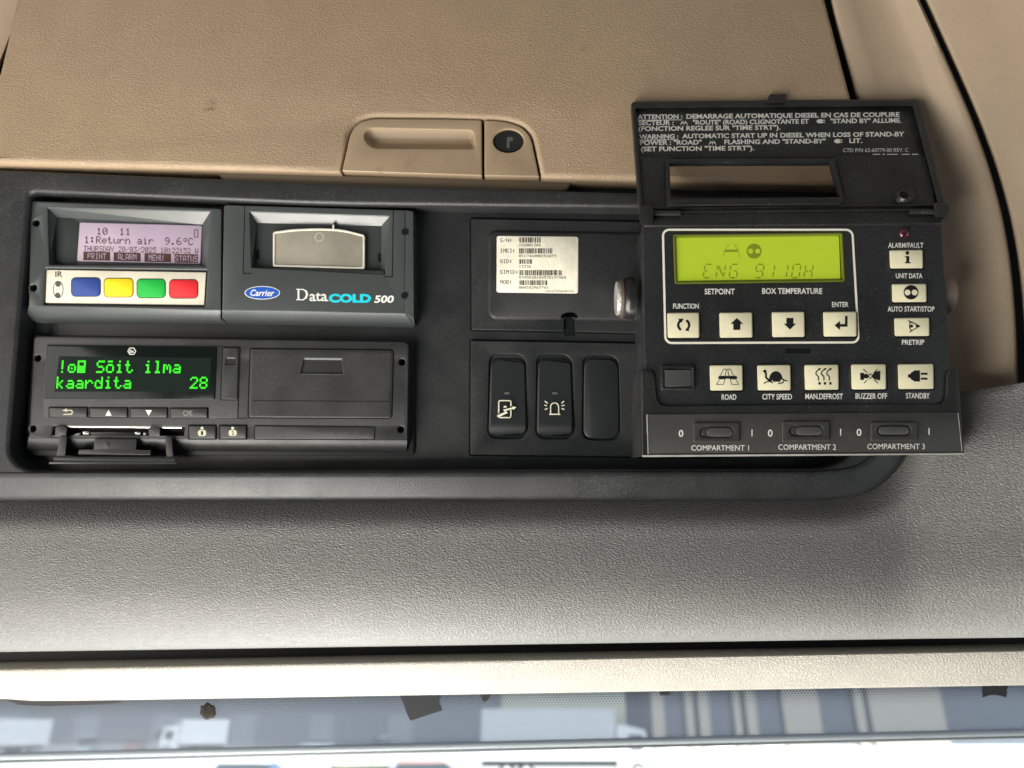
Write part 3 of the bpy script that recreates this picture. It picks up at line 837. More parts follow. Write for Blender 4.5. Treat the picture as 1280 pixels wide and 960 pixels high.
# open card drawer
mb = MB(); mb.loft(PANEL, [(inset(cs, -.5), HT - .6), (inset(cs, .3), 1)]); mb.build('card_slot', M['gap'], tac)
tray = MB()
tray.pad(PANEL, rr([(69.2, 534), (73, 532), (80, 532), (84, 535), (83, 546), (68.6, 545.5)], 1), 6, 22, 1)
tray.pad(PANEL, rr([(185.6, 535.6), (189, 533), (197, 533), (200.6, 536), (200, 545), (186, 544.6)], 1), 6, 22, 1)
tray.pad(PANEL, [(112, 540), (168, 540.6), (167, 548.6), (115, 548.4)], 6, 16, 1)
tray.pad(PANEL, [(75.4, 545.6), (84, 545.6), (81.4, 571), (70, 571)], 10, 25, 1)
tray.pad(PANEL, [(206.6, 546.4), (214.8, 546.4), (216.6, 571.4), (208, 571.4)], 10, 25, 1)
tray.pad(PANEL, rr([(118, 548.6), (171, 549), (170, 562), (189, 562.6), (188, 569), (97, 568), (99, 562), (117, 561.6)], 1), 12, 24, .8)
tray.pad(PANEL, rr([(67.6, 571.2), (218, 572), (218.4, 576.4), (66.6, 575.6)], .8), 12, 28, .8)
tray.build('card_tray', M['tachokey'], tac)
mb = MB(); mb.lathe(PANEL.at(133, 556.6, 24), PANEL.n.xyz if False else (PANEL.M.to_3x3() @ Vector((0, 0, 1))), [(-.0002, 4 * S), (.0002, 4 * S), (.0003, 3 * S)], 18); mb.build('tray_screw', M['tacho'], tac)
mb = MB(); mb.pad(PANEL, rr([(62, 577.2), (219, 577.8), (222, 580.4), (61, 579.8)], .5), 18, 30, .5); mb.build('tray_lip', M['recorder'], tac)
mb = MB(); mb.lathe(PANEL.at(84, 532.6, 17), PANEL.at(228, 534, 17) - PANEL.at(84, 532.6, 17), [(0, 2.4 * S), ((PANEL.at(228, 534, 17) - PANEL.at(84, 532.6, 17)).length, 2.1 * S)], 14)
mb.build('tray_rod', M['metal'], tac)
for q in ([(92, 543), (101, 541), (100, 544.6), (93, 545.4)], [(103, 539.6), (112, 539.4), (111, 543), (104, 543.4)], [(168, 540), (176, 540.4), (175, 543), (169, 543)], [(179, 541), (184, 541.6), (183, 545), (179.6, 544.6)]):
    mb = MB(); mb.pad(PANEL, q, 6, 15, .5); mb.build('contact_spring', M['metal'], tac)

# ================================================================ TELEMATICS UNIT (blank cover with sticker)
tel = thing('telematics_unit', 'flat black telematics unit carrying a cream barcode sticker', 'telematics unit', PANEL.at(690, 412, 0))
o4 = rr([(589, 273.4), (900, 279), (899, 418.6), (589.7, 411.8)], 1.5)
slot = rr([(705, 396), (719, 396.4), (719, 420), (705, 420)], [6, 6, 0, 0], 5)
base = rr([(589, 273.4), (900, 279), (899, 418.6), (719.2, 414.4), (719, 396.4), (705, 396), (705, 414), (589.7, 411.8)], [1.5, 1.5, 1.5, 1, 6, 6, 1, 1.5], 5)
mb = MB(); mb.stroke(PANEL, inset(o4, -1), 2.2, .25, True); mb.poly(PANEL, slot, .25); mb.build('gap', M['gap'], tel)
mb = MB(); mb.plate(PANEL, base, [], 3, 3.4, .8); mb.build('cover', M['fascia'], tel)
q = rr([(609.4, 287.6), (905, 291.6), (905, 402), (720.5, 400.4), (718, 394), (706, 394), (703, 400), (609.4, 399.2)], [11, 2, 2, 2, 4, 4, 2, 11], 6)
mb = MB(); mb.loft(PANEL, [(q, 3), (inset(q, 1), 4.2), (inset(q, 2.6), 6.4), (inset(q, 3.6), 6.8)]); mb.build('raised_face', M['fascia'], tel, angle=50)
q = rr([(621, 294.8), (722.8, 296), (722.6, 367), (620.6, 365.6)], 3)
mb = MB(); mb.pad(PANEL, q, 6.6, 7.1, .2); stk = mb.build('sticker', M['sticker'], tel)
mb = MB(); hs = 7.2
for y, w in ((298, 'S/N:'), (310.9, 'IMEI:'), (324.2, 'GID:'), (337.6, 'SIMID:'), (350.2, 'MOB:')): dots(mb, PANEL, w, 625, y, .66, .68, hs, .004)
for y, w, x1 in ((304.6, '152001386', 676), (318.2, '011746000253079', 695), (331.6, '13336', 664), (345, '8945020184570197869', 707.4), (357.8, '004592967741', 685.4)):
    pw = (x1 - 648.6) / (len(w) * 6 - 1); dots(mb, PANEL, w, 648.6, y, pw, .46, hs, .004)
dots(mb, PANEL, 'LocusTelematics', 681.5, 362, .40, .44, hs, .006)
mb.build('sticker_lettering', M['ink'], stk)
mb = MB(); random.seed(3)
for y0, y1, x1 in ((296.8, 303.2, 676), (310.4, 316.8, 691.3), (324, 329.8, 666), (337.6, 344.2, 704), (350.4, 356.4, 683.8)):
    x = 648.8
    while x < x1 - 1:
        w = random.choice((.6, .6, 1.1, 1.5)); mb.poly(PANEL, rect(x, y0, min(x1, x + w), y1), hs); x += w + random.choice((.5, .5, .9, 1.2))
mb.build('barcode', M['ink'], stk)

# ================================================================ SWITCH BANK
swb = thing('switch_bank', 'black switch bank with two rocker switches and one blank', 'switch bank', PANEL.at(695, 568, 0))
o4 = rr([(588.6, 425.8), (900, 431), (900, 572), (588, 568.2)], 1.2)
mb = MB(); mb.stroke(PANEL, inset(o4, -1), 2, .25, True); mb.build('gap', M['gap'], swb)
wells = [rr([(611.4, 441.6), (657.6, 442.4), (659.6, 548.4), (609.2, 548.6)], [11, 13, 13, 12], 6), rr([(670.6, 442.4), (715.4, 443), (718, 549), (669.4, 549.2)], [11, 13, 13, 12], 6), rr([(728.6, 443.2), (773.4, 444), (776, 550.6), (727.4, 550.4)], [11, 13, 13, 12], 6)]
mb = MB(); mb.plate(PANEL, o4, wells, 4, 5, .8)
for w in wells: mb.loft(PANEL, [(inset(w, -.5), 3.4), (inset(w, .6), -3), (inset(w, 1.5), -5)], cap1=True)
mb.build('bezel', M['fascia'], swb)
def rocker(p, q4, rad):
    mb = MB(); q = rr(q4, rad, 6); n = len(q)
    y0 = min(a[1] for a in q); y1 = max(a[1] for a in q)
    def hh(y, d):        # upper half leans back, lower end stands proud and rolls over
        t = (y - y0) / (y1 - y0); h = 2 + 9 * t
        if t > .83: h -= ((t - .83) / .17) ** 1.7 * 10
        return h + d
    rings = []
    for d, dh in ((0, -12), (0, -2.2), (.8, -.7), (2.2, 0)):
        rings.append(([a for a in inset(q, d)], [hh(a[1], dh) for a in inset(q, d)]))
    top = inset(q, 2.2)
    mb.loft(PANEL, rings, cap1=False)
    # upper face as rows so that the bend shows
    rows = []
    for k in range(25):
        t = k / 24; y = min(a[1] for a in top) + (max(a[1] for a in top) - min(a[1] for a in top)) * t
        xs2 = []
        for i in range(len(top)):
            a = top[i]; b = top[(i + 1) % len(top)]
            if (a[1] - y) * (b[1] - y) <= 0 and abs(a[1] - b[1]) > 1e-9: xs2.append(a[0] + (b[0] - a[0]) * (y - a[1]) / (b[1] - a[1]))
        if len(xs2) < 2: xs2 = [(min(a[0] for a in top) + max(a[0] for a in top)) / 2 - 10, (min(a[0] for a in top) + max(a[0] for a in top)) / 2 + 10]
        xa, xb = min(xs2), max(xs2)
        rows.append([PANEL.at(xa + (xb - xa) * j / 6, y, hh(y, .0) - .0 + .25 * math.sin(math.pi * j / 6)) for j in range(7)])
    mb.grid(rows)
    return mb.build('rocker_switch', M['rocker'], swb, p, angle=50)
r1 = rocker('rocker with a door and arrow symbol', [(613, 447.6), (657, 447.8), (658.6, 546.6), (610.4, 547)], [9, 11, 12, 10])
r2 = rocker('rocker with a beacon lamp symbol', [(672.2, 448), (714.6, 448.2), (717, 547.2), (670.6, 547.6)], [9, 11, 12, 10])
q = rr([(730, 448.4), (773.2, 449.4), (774.6, 548.2), (729, 548)], [11, 12, 13, 11], 6)
mb = MB(); mb.loft(PANEL, [(q, -4), (q, 2.4), (inset(q, .6), 3.4), (inset(q, 2), 4)]); mb.build('switch_blank', M['rocker'], swb, 'plain blank plate')
for r, x in ((r1, 633.6), (r2, 693.6)):
    mb = MB(); mb.poly(PANEL, rect(x - 3.2, 490, x + 3.2, 493), 7.4); mb.build('indicator', M['greyink'], r)
hi = 10.6
mb = MB(); mb.stroke(PANEL, rr(rect(623.4, 500.8, 638.6, 522), 2), 1.4, hi, True); mb.poly(PANEL, rect(629.6, 507.4, 633.4, 510.6), hi)
mb.build('symbol', M['glow'], r1)
mb = MB(); mb.stroke(PANEL, [(621.6, 520), (632.6, 515), (630.4, 512), (641.6, 509.4)], 4.4, hi + .12); mb.build('symbol_clearance', M['rocker'], r1)
mb = MB(); mb.poly(PANEL, [(621, 519.4), (622.6, 521.8), (634.6, 516.4), (632.6, 513.6), (641.2, 511), (641.6, 512.4), (645.4, 509), (640.4, 507.8), (640.8, 509.2), (629, 512.2), (631, 515)], hi + .25); mb.build('symbol_arrow', M['glow'], r1)
mb = MB(); mb.stroke(PANEL, [(688.2, 517.4), (688.2, 509)] + [(693.2 - 5 * math.cos(a), 508.6 - 5 * math.sin(a)) for a in [k * math.pi / 8 for k in range(1, 8)]] + [(698.4, 509), (698.4, 517.4)], 1.3, hi)
mb.stroke(PANEL, [(686.4, 517.8), (700.4, 518)], 1.5, hi)
for a, b in (((684.6, 504.2), (681, 501.4)), ((684, 507.4), (680.4, 506.4)), ((684.4, 510.4), (681, 512)), ((701.6, 504.2), (705, 501.4)), ((702, 507.4), (705.8, 506.4)), ((701.8, 510.4), (705.4, 512))): mb.stroke(PANEL, [a, b], 1.3, hi)
mb.build('symbol', M['glow'], r2)

# ================================================================ REFRIGERATION CONTROLLER
ctl = thing('refrigeration_controller', 'black control box with lime display and raised lid printed with warnings', 'control box', PANEL.at(1000, 570, 0))
face = rr([(803, 280), (1176.4, 277), (1187.6, 440), (1193, 512), (806, 515), (805.6, 448)], [2, 2, 2, 0, 0, 0])
lcdq = rr([(841.3, 293.4), (1053.2, 291), (1056.2, 352), (843.4, 355)], 3)
mb = MB(); mb.plate(BOX, face, [inset(lcdq, .8)], 0, 6, 1.2); mb.build('face', M['boxface'], ctl)
fr = rr([(828.6, 287.2), (1065.4, 287.2), (1073.4, 428), (831.8, 428.8)], 8, 6)
mb = MB(); mb.stroke(BOX, fr, 2.7, .14, True); mb.build('face_frame', M['frame'], ctl)
# body behind the face, reaching back to the console
mb = MB()
ba = [(804, 281), (1175, 278), (1186, 440), (1192, 566), (806, 566), (804.8, 448)]
fr3 = [BOX.at(p[0], p[1], -5.5) for p in ba]
nb = (BOX.M.to_3x3() @ Vector((0, 0, 1))).normalized()
bk = [p - nb * S * 100 for p in fr3]
cx = sum(bk, Vector()) / 6; bk = [cx + (p - cx) * .985 for p in bk]
mb.add(fr3 + bk, [(i, (i + 1) % 6, 6 + (i + 1) % 6, 6 + i) for i in range(6)] + [tuple(range(6)), tuple(range(6, 12))])
mb.build('body', M['box'], ctl, smooth=False)
# display
mb = MB(); mb.loft(BOX, [(inset(lcdq, -.3), .6), (inset(lcdq, 1.4), .9), (inset(lcdq, 4.2), -2.5)], cap1=False); mb.build('display_bezel', M['limerim'], ctl)
mb = MB(); mb.poly(BOX, rr([(844.6, 296.6), (1048.6, 295.2), (1050.6, 348.6), (846, 351)], 2), -2.3); ld = mb.build('display', M['lime'], ctl)
mb = MB(); hl = -2.15
mb.poly(BOX, [(906, 312.4), (922.6, 312), (923.6, 314.6), (904.6, 315)], hl)
for a, b in (((911, 305), (906, 312)), ((918, 305), (922, 312)), ((905, 316), (903.6, 321.6)), ((923, 316), (925, 321.6))): mb.stroke(BOX, [a, b], .7, hl)
mb.poly(BOX, circ(942.6, 314, 9.4, 9.4, 28), hl, [circ(938.2, 314, 3.2, 3.2, 14), circ(947, 314, 3.2, 3.2, 14)])
SEG = {'a': ((0, 0), (1, 0)), 'd': ((0, 2), (1, 2)), 'f': ((0, 0), (0, 1)), 'b': ((1, 0), (1, 1)), 'e': ((0, 1), (0, 2)), 'c': ((1, 1), (1, 2)), 'g': ((0, 1), (.5, 1)), 'h': ((.5, 1), (1, 1)), 'm': ((0, 0), (1, 2))}
for ch, x in (('afged', 878.6), ('febcm', 894.6), ('afedch', 911), ('abfghcd', 943), ('bc', 956.4), ('bc', 973), ('abcdef', 989), ('febcgh', 1004.6)):
    for sgm in ch:
        (ax, ay), (bx_, by) = SEG[sgm]
        P = lambda u, v: (x + u * 9.4 + (2 - v) * 1.5, 330.4 + v * 8.4)
        a = Vector(P(ax, ay)); b = Vector(P(bx_, by)); d = (b - a)
        a2 = a + d * .17; b2 = b - d * .17
        mb.stroke(BOX, [a2, b2], 1.5, hl)
mb.build('segments', M['limedark'], ld)
# lettering on the face
hc = .14
for w, x0, x1, base_, ch, bo in (('SETPOINT', 880.8, 918.4, 367.8, 6.8, .016), ('BOX TEMPERATURE', 952.8, 1027.8, 367.2, 6.8, .016), ('FUNCTION', 841.4, 873.4, 385.8, 6.2, .016), ('ENTER', 1040, 1060.6, 383.6, 6, .016),
        ('ALARM/FAULT', 1110.2, 1154.4, 309.8, 6.2, .016), ('UNIT DATA', 1119.8, 1153, 347.8, 6, .016), ('AUTO START/STOP', 1109.6, 1168, 389.4, 6.2, .016), ('PRETRIP', 1127.4, 1155.4, 430.8, 6, .018),
        ('ROAD', 902, 920.4, 499.6, 6.6, .016), ('CITY SPEED', 952.8, 990, 499.2, 6.6, .016), ('MAN.DEFROST', 1006.6, 1053.6, 498.8, 6.6, .016), ('BUZZER OFF', 1069.4, 1109, 498.4, 6.6, .016), ('STANDBY', 1132.4, 1162.2, 498, 6.6, .016)):
    cap = MB(); text(cap, BOX, w, x0, x1, base_, ch, hc, bo); cap.build('key_caption', M['white'], ctl)
mb = MB(); mb.poly(BOX, rect(982.4, 435.6, 1013.2, 441.8), .16); mb.build('face_slot', M['gap'], ctl)
# keys
def key(x0, y0, x1, y1):
    q = rr([(x0, y0), (x1 - .6, y0 - .3), (x1, y1 - .4), (x0 + .8, y1)], 2.2, 4)
    g = MB(); g.poly(BOX, [(a + .5, b + 1.1) for a, b in inset(q, -1.1)], .15)
    mb = MB(); mb.pad(BOX, q, -1, 3.2, 1.3); k = mb.build('key', M['key'], ctl)
    g.build('key_gap', M['gap'], ctl)
    return k, (x0 + x1) / 2, (y0 + y1) / 2
hk = 3.34
def sym(k, f):
    mb = MB(); f(mb); mb.build('symbol', M['ink'], k)
def arc(cx, cy, r, a0, a1, n=10, ry=None):
    ry = ry or r
    return [(cx + r * math.cos(R(a0 + (a1 - a0) * i / n)), cy + ry * math.sin(R(a0 + (a1 - a0) * i / n))) for i in range(n + 1)]
k, x, y = key(833.9, 391, 874.4, 422.4)
def f(mb):
    mb.stroke(BOX, arc(854.6, 406.4, 6.8, 118, 228), 3.1, hk); mb.stroke(BOX, arc(854.6, 406.4, 6.8, -62, 48), 3.1, hk)
    mb.poly(BOX, [(847.4, 398.6), (855, 398.2), (851.6, 403.6)], hk); mb.poly(BOX, [(861.6, 414.2), (856, 413), (859.6, 408.4)], hk)
sym(k, f)
k, x, y = key(899, 390.8, 940.8, 422.2)
sym(k, lambda mb: mb.poly(BOX, [(921, 397.6), (929, 404.8), (925.4, 404.8), (925.4, 412.4), (916.6, 412.4), (916.6, 404.8), (913, 404.8)], hk))
k, x, y = key(964.6, 390, 1006, 421.4)
sym(k, lambda mb: mb.poly(BOX, [(983, 397.4), (991.8, 397.4), (991.8, 404.6), (995.2, 404.6), (987.4, 412), (979.6, 404.6), (983, 404.6)], hk))
k, x, y = key(1028.8, 389.8, 1071, 420.8)
def f(mb):
    mb.stroke(BOX, [(1057.8, 395), (1057.8, 406.8), (1049, 406.8)], 3.3, hk); mb.poly(BOX, [(1043.2, 406.8), (1050, 401), (1050, 412.6)], hk)
sym(k, f)
k, x, y = key(1111.8, 312.6, 1154, 335.6)
def f(mb):
    mb.poly(BOX, circ(1134.2, 316.2, 2.3), hk); mb.poly(BOX, [(1131, 320.2), (1136.6, 320.2), (1136.6, 327.6), (1138.4, 327.9), (1138.4, 329.2), (1131, 329.2), (1131, 327.9), (1132.8, 327.6), (1132.8, 321.6), (1131, 321.4)], hk)
sym(k, f)
k, x, y = key(1114.6, 355, 1158.4, 377.8)
sym(k, lambda mb: mb.poly(BOX, circ(1138.8, 365.4, 9.3, 9, 28), hk, [circ(1134.4, 365.6, 3.7, 3.7, 14), circ(1143.2, 365.6, 3.7, 3.7, 14)]))
k, x, y = key(1117.6, 397.4, 1162, 420.2)
def f(mb):
    mb.stroke(BOX, [(1135, 400.6), (1149.6, 407.6), (1136.6, 415.4)], 1.2, hk); mb.stroke(BOX, arc(1141, 407.8, 4.2, 100, 260, 8, 5.6), 1, hk)
    mb.poly(BOX, circ(1139.6, 407.6, 1.7, 2), hk); mb.poly(BOX, [(1144.6, 406.2), (1150, 407.6), (1145, 409.2)], hk); mb.stroke(BOX, [(1137, 402.6), (1138, 413)], .8, hk)
sym(k, f)
k, x, y = key(887, 456.6, 928.6, 488.2)
def f(mb):
    mb.poly(BOX, [(898.6, 469.8), (920.6, 469.8), (922, 473.4), (897.4, 473.4)], hk)
    for l in ([(904.4, 461.4), (900.4, 469.8)], [(904.4, 461.4), (908.2, 461.4), (906.4, 469.8)], [(909.6, 461.4), (912.8, 461.4), (917, 469.8)], [(909.6, 461.4), (911, 469.8)]): mb.stroke(BOX, l, .8, hk)
    mb.stroke(BOX, [(899.6, 473.8), (895.6, 480.6), (904.4, 480.6), (906.4, 473.8)], .8, hk, True); mb.stroke(BOX, [(912.8, 473.8), (914.6, 480.6), (923.6, 480.6), (919.4, 473.8)], .8, hk, True)
sym(k, f)
k, x, y = key(946.4, 456.4, 988.6, 488)
def f(mb):
    mb.poly(BOX, arc(969.8, 473, 8.2, 180, 360, 12, 9) + [(980.6, 473.8), (979, 475), (976, 474.4), (975.6, 477.2), (966.4, 477.2), (965.4, 474.6), (961, 474)], hk)
    mb.stroke(BOX, [(956.2, 464.4), (957.6, 467), (957.4, 472), (961, 475), (965, 475.6)], 2.4, hk); mb.poly(BOX, circ(956, 464, 2.2, 1.8), hk)
    mb.stroke(BOX, [(954.6, 479.4), (960, 476.6), (964.4, 477.4), (966, 479)], 1.4, hk); mb.stroke(BOX, [(972.6, 479.6), (978.6, 478.4), (979.6, 475.4), (984.4, 476)], 1.4, hk)
sym(k, f)
k, x, y = key(1005.4, 456, 1048.6, 487.4)
def f(mb):
    for i in range(3):
        x = 1024 + i * 6.8
        mb.stroke(BOX, [(p.x, p.y) for p in spline([(x + 1.4, 461), (x - 3, 464), (x - 4, 467.6), (x - 1, 471), (x - 1.2, 475.6)], 4)], 1.5, hk)
        mb.poly(BOX, [(x - 1.6, 460.4), (x + 2.4, 460.2), (x + 1, 463.2)], hk); mb.poly(BOX, circ(x + .4, 479.2, 1.6, 1.9), hk)
sym(k, f)
k, x, y = key(1063.8, 455.4, 1107.8, 486.8)
def f(mb):
    mb.poly(BOX, [(1075.2, 466), (1080, 466), (1080, 467.6), (1090, 467), (1092.4, 464.8), (1100.6, 463.4), (1100.2, 475.6), (1091, 473.4), (1080, 472.8), (1080, 475), (1075.4, 475)], hk)
    mb.stroke(BOX, [(1079, 461.4), (1097.4, 479.2)], 1.1, hk + .2); mb.stroke(BOX, [(1096.6, 461.6), (1080, 479)], 1.1, hk + .2)
sym(k, f)
mb = MB(); mb.stroke(BOX, [(1083, 465.6), (1092.6, 474.8)], 1.1, hk + .35); mb.stroke(BOX, [(1092, 465.8), (1083.4, 475)], 1.1, hk + .35); mb.build('symbol_cross', M['key'], k)
k, x, y = key(1122.2, 455.2, 1167.4, 486.4)
def f(mb):
    mb.poly(BOX, [(1150, 463), (1150, 477), (1143.4, 477), (1139, 474.4), (1137.6, 472.2), (1135, 472.2), (1135, 467.8), (1137.6, 467.8), (1139, 465.6), (1143.4, 463)], hk)
    mb.stroke(BOX, [(1151, 467.2), (1159.4, 467.2)], 2.6, hk); mb.stroke(BOX, [(1151, 473.4), (1159.4, 473.4)], 2.6, hk)
sym(k, f)
# warning lamp
mb = MB(); mb.lathe(BOX.at(1130, 291.4, 0), nb, [(-.001, 6.2 * S), (.0002, 6.2 * S), (.0008, 5.4 * S), (.0013, 3.6 * S), (.0015, 1.2 * S)], 22); mb.build('warning_lamp', M['led'], ctl)
# small rocker at the left
mb = MB(); q = rr(rect(826, 456.8, 868, 487.6), 2.5)
mb.plate(BOX, q, [rr([(830, 461.6), (865.4, 460.8), (865.6, 484), (830.4, 484.4)], 1)], 3, 5, 1); so_ = mb.build('power_switch', M['box'], ctl)
mb = MB(); mb.loft(BOX, [([(829.8, 461.6), (865.4, 460.8), (865.6, 484), (830.4, 484.4)], -2), ([(831, 462.4), (864.6, 461.8), (864.8, 483), (831.4, 483.4)], [4.4, 1, 1, 4.4]), ([(837, 462.8), (863, 462.4), (863.2, 482.4), (837, 482.8)], [4.8, 1.4, 1.4, 4.8])])
mb.build('switch_paddle', M['rubber'], so_)
# lower surround with side ears
mb = MB()
ear = rr([(802, 463), (812, 462), (818, 467), (821, 500), (828, 507.4), (1176, 504.6), (1183, 499), (1184.4, 466), (1187, 461.6), (1198.4, 461), (1206, 567.6), (802.4, 570.4)], [1, 4, 4, 8, 6, 6, 8, 5, 3, 3, 1.5, 1.5], 5)
mb.plate(BOX, ear, [], 3, 9, 1.4)
mb.build('lower_surround', M['box'], ctl)
nn = nb
p = [BOX.at(802.2, 463, -4), BOX.at(802.6, 570, -4), BOX.at(1205, 567.4, -4), BOX.at(1197.4, 462, -4)]
tk = 2.5
for a, b, io in ((p[0], p[1], 1), (p[2], p[3], -1)):
    e = (BOX.M.to_3x3() @ Vector((1, 0, 0))).normalized() * io * S * tk
    pts = [a, b, b - nn * S * 96, a - nn * S * 80]
    mb = MB(); mb.add(pts + [v + e for v in pts], [(0, 1, 2, 3), (4, 5, 6, 7), (0, 1, 5, 4), (1, 2, 6, 5), (2, 3, 7, 6), (3, 0, 4, 7)])
    mb.build('bracket_arm', M['box'], ctl, smooth=False)
st = rr([(808.8, 517.8), (1197.6, 515.2), (1202.6, 564.6), (810.2, 567.2)], 1)
mb = MB(); mb.pad(BOX, st, 2.5, 4.2, .5); mb.build('compartment_strip', M['strip'], ctl)
mb = MB(); mb.loft(BOX, [(([(802.6, 568.6), (1205.6, 566), (1205.8, 567.6), (802.8, 570.4)]), 3), ([(802.8, 569), (1205.4, 566.5), (1205.6, 568.2), (803, 571.4)], 4.6)], True)  # pale strip paints the light from below onto the bottom edge
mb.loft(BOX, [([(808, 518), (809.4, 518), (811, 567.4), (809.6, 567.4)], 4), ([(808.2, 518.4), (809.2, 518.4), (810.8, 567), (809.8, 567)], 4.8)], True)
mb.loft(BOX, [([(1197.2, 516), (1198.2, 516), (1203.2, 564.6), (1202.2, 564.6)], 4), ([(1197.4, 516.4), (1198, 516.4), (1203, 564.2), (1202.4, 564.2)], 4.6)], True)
mb.build('lit_edge', M['edge'], ctl)
for i, (x0, y0, x1, y1, kx0, kx1, ky0, ky1, lit) in enumerate(((867, 528, 924.6, 552.8, 875, 917, 533.2, 547, 0), (978, 526.6, 1036.8, 551.4, 987, 1029, 531.8, 545.2, 0), (1088.6, 527.4, 1147, 551, 1097, 1138.4, 531.2, 544.6, 1))):
    q = rr(rect(x0, y0, x1, y1), 2); hole = rr(rect(kx0, ky0, kx1, ky1), 6.4, 6)
    mb = MB(); mb.plate(BOX, q, [hole], 6.4, 2.4, 1.1); mb.loft(BOX, [(hole, 5.6), (inset(hole, 1), 1.5)]); sw = mb.build('slide_switch', M['strip'], ctl)
    mb = MB()
    if lit: kn = rr(rect(kx0 + 1, ky0 + 1.4, kx1 - 1.4, ky1 - 1.4), 5.4, 6)
    else: kn = rr(rect(kx0 + 8.6, ky0 + 1, kx1 - .8, ky1 - 1), 5.6, 6)
    mb.loft(BOX, [(kn, 1.8), (kn, 5.6), (inset(kn, 1), 6.8), (inset(kn, 3), 7.2)]); mb.build('switch_slider', M['rubber'], sw)
    if not lit:
        mb = MB(); kn = rr(rect(kx0 + .8, ky0 + 1, kx0 + 15, ky1 - 1), 5.6, 6); mb.loft(BOX, [(kn, 1.8), (kn, 4), (inset(kn, 1.4), 5), (inset(kn, 3), 5.2)]); mb.build('slider_end', M['strip'], sw)
mb = MB(); hz = 4.34
for w, x0, x1, b_, c_, bo in (('COMPARTMENT 1', 864.2, 936.2, 563.2, 6.6, .0), ('COMPARTMENT 2', 973, 1045, 562.2, 6.6, .0), ('COMPARTMENT 3', 1084.2, 1156, 561.4, 6.6, .0), ('0', 848.4, 854.2, 546, 8.4, .01), ('I', 939.4, 940.6, 545.4, 8.4, .0), ('0', 959.8, 965.8, 545.6, 8.4, .01), ('I', 1050.2, 1051.4, 544.4, 8.4, .0), ('0', 1070.8, 1076.8, 544.6, 8.4, .01), ('I', 1160.7, 1161.9, 543.4, 8.4, .0)):
    text(mb, BOX, w, x0, x1, b_, c_, hz, bo)
mb.build('strip_lettering', M['white'], ctl)
# clamp knobs at both sides
e1 = (BOX.M.to_3x3() @ Vector((1, 0, 0))).normalized()
c = BOX.at(787, 373, -44)
mb = MB(); mb.lathe(c, -e1, [(-.002, 25 * S), (.0006, 25 * S), (.0018, 24 * S), (.003, 22 * S)], 36); kb = mb.build('clamp_knob', M['lock'], ctl)
mb = MB(); mb.lathe(c, -e1, [(.0028, 23 * S), (.0036, 23.6 * S), (.0046, 22 * S)], 36); mb.build('knob_washer', M['rust'], kb)
mb = MB(); mb.lathe(c, -e1, [(.0040, 19.6 * S), (.0056, 20.4 * S), (.0062, 19.6 * S), (.0064, 17 * S)], 36); mb.build('knob_disc', M['worn'], kb)
c = BOX.at(1180, 369, -30)
mb = MB(); mb.lathe(c, e1, [(-.004, 23 * S), (.0002, 23 * S), (.0016, 22 * S), (.0026, 19 * S)], 36); mb.build('clamp_knob', material('brown_worn_knob', (.17, .13, .10), .4, .5, bump=(.0007, .8, .0004), vary=.35), ctl)
# lid
lo = rr([(788.6, 127), (1149.6, 123.6), (1181.6, 248), (1184, 268), (1176, 279.4), (806, 282), (798.6, 262)], [5, 6, 3, 3, 2, 2, 3], 5)
lw = rr([(837, 202.6), (1038.8, 201.8), (1050.6, 246), (838.8, 248)], 1.5)
mb = MB(); mb.plate(LID, lo, [lw], 0, 7, 1.3); lid = mb.build('lid', M['box'], ctl, 'raised lid with a window cut-out and printed warnings')
mb = MB()
li = rr([(795, 138), (1139, 135), (1170, 250), (1150, 262), (810, 262), (804, 255)], 2, 4)
lo4 = rr([(788.6, 127), (1149.6, 123.6), (1182.5, 256), (799, 262)], [5, 6, 4, 4], 5); li4 = rr([(794.5, 135.6), (1141, 132.6), (1172.5, 255), (804, 259)], [3, 3, 3, 3], 5)
mb.loft(LID, [(lo4, -3), (lo4, 3.6), (inset(lo4, .6), 5), (inset(lo4, 2), 5.6), (inset(li4, -1.6), 5.6), (inset(li4, -.4), 5), (li4, 3.6), (li4, -.5)], cap1=False); mb.build('lid_rim', M['box'], lid)
mb = MB()
lp2 = rr([(799, 195.8), (1156.6, 192.8), (1168.4, 240), (1169, 262), (804, 266)], 1.5)
lw2 = rr([(832, 197.6), (1043.6, 196.6), (1056.6, 250), (834, 258)], 1.5)
mb.plate(LID, lp2, [lw2], 2.2, 2.4, .8); mb.build('lid_lower_face', M['box'], lid)
mb = MB()
mb.plate(LID, lw2, [inset(lw, .2)], 6.5, 8, 1.2)
mb.loft(LID, [(rr([(835, 248.2), (1051, 246.2), (1055, 250), (1050, 256), (838, 257.6)], 1.5), h) for h in (1, 7)] + [(rr([(837, 249.6), (1050, 247.6), (1052, 250), (1048, 254.4), (839, 256)], 1), 9)])
mb.build('window_frame', M['box'], lid)
mb = MB(); mb.pad(LID, rr([(962, 117.6), (983.4, 117.4), (981.4, 129), (957, 129)], 1.5), -3, 9, 1.2, True); mb.build('lid_latch', M['box'], lid)
nl = (LID.M.to_3x3() @ Vector((0, 0, 1))).normalized()
mb = MB(); mb.lathe(LID.at(1128.8, 248.4, 0), nl + Vector((0, 0, .12)), [(0, 12 * S), (.001, 10.6 * S), (.0034, 9.4 * S), (.0038, 8.2 * S), (.0037, 5 * S)], 26); bs = mb.build('screw_boss', M['box'], lid)
mb = MB(); mb.lathe(LID.at(1129.6, 243.8, 10.6), nl, [(-.0002, 4.8 * S), (.00005, 4.8 * S)], 20); mb.build('boss_hole', M['gap'], bs)
mb = MB(); mb.pad(LID, rr([(799, 256), (813, 255), (817, 262), (817, 280), (803, 282), (799, 276)], 3), -6, 10, 2)
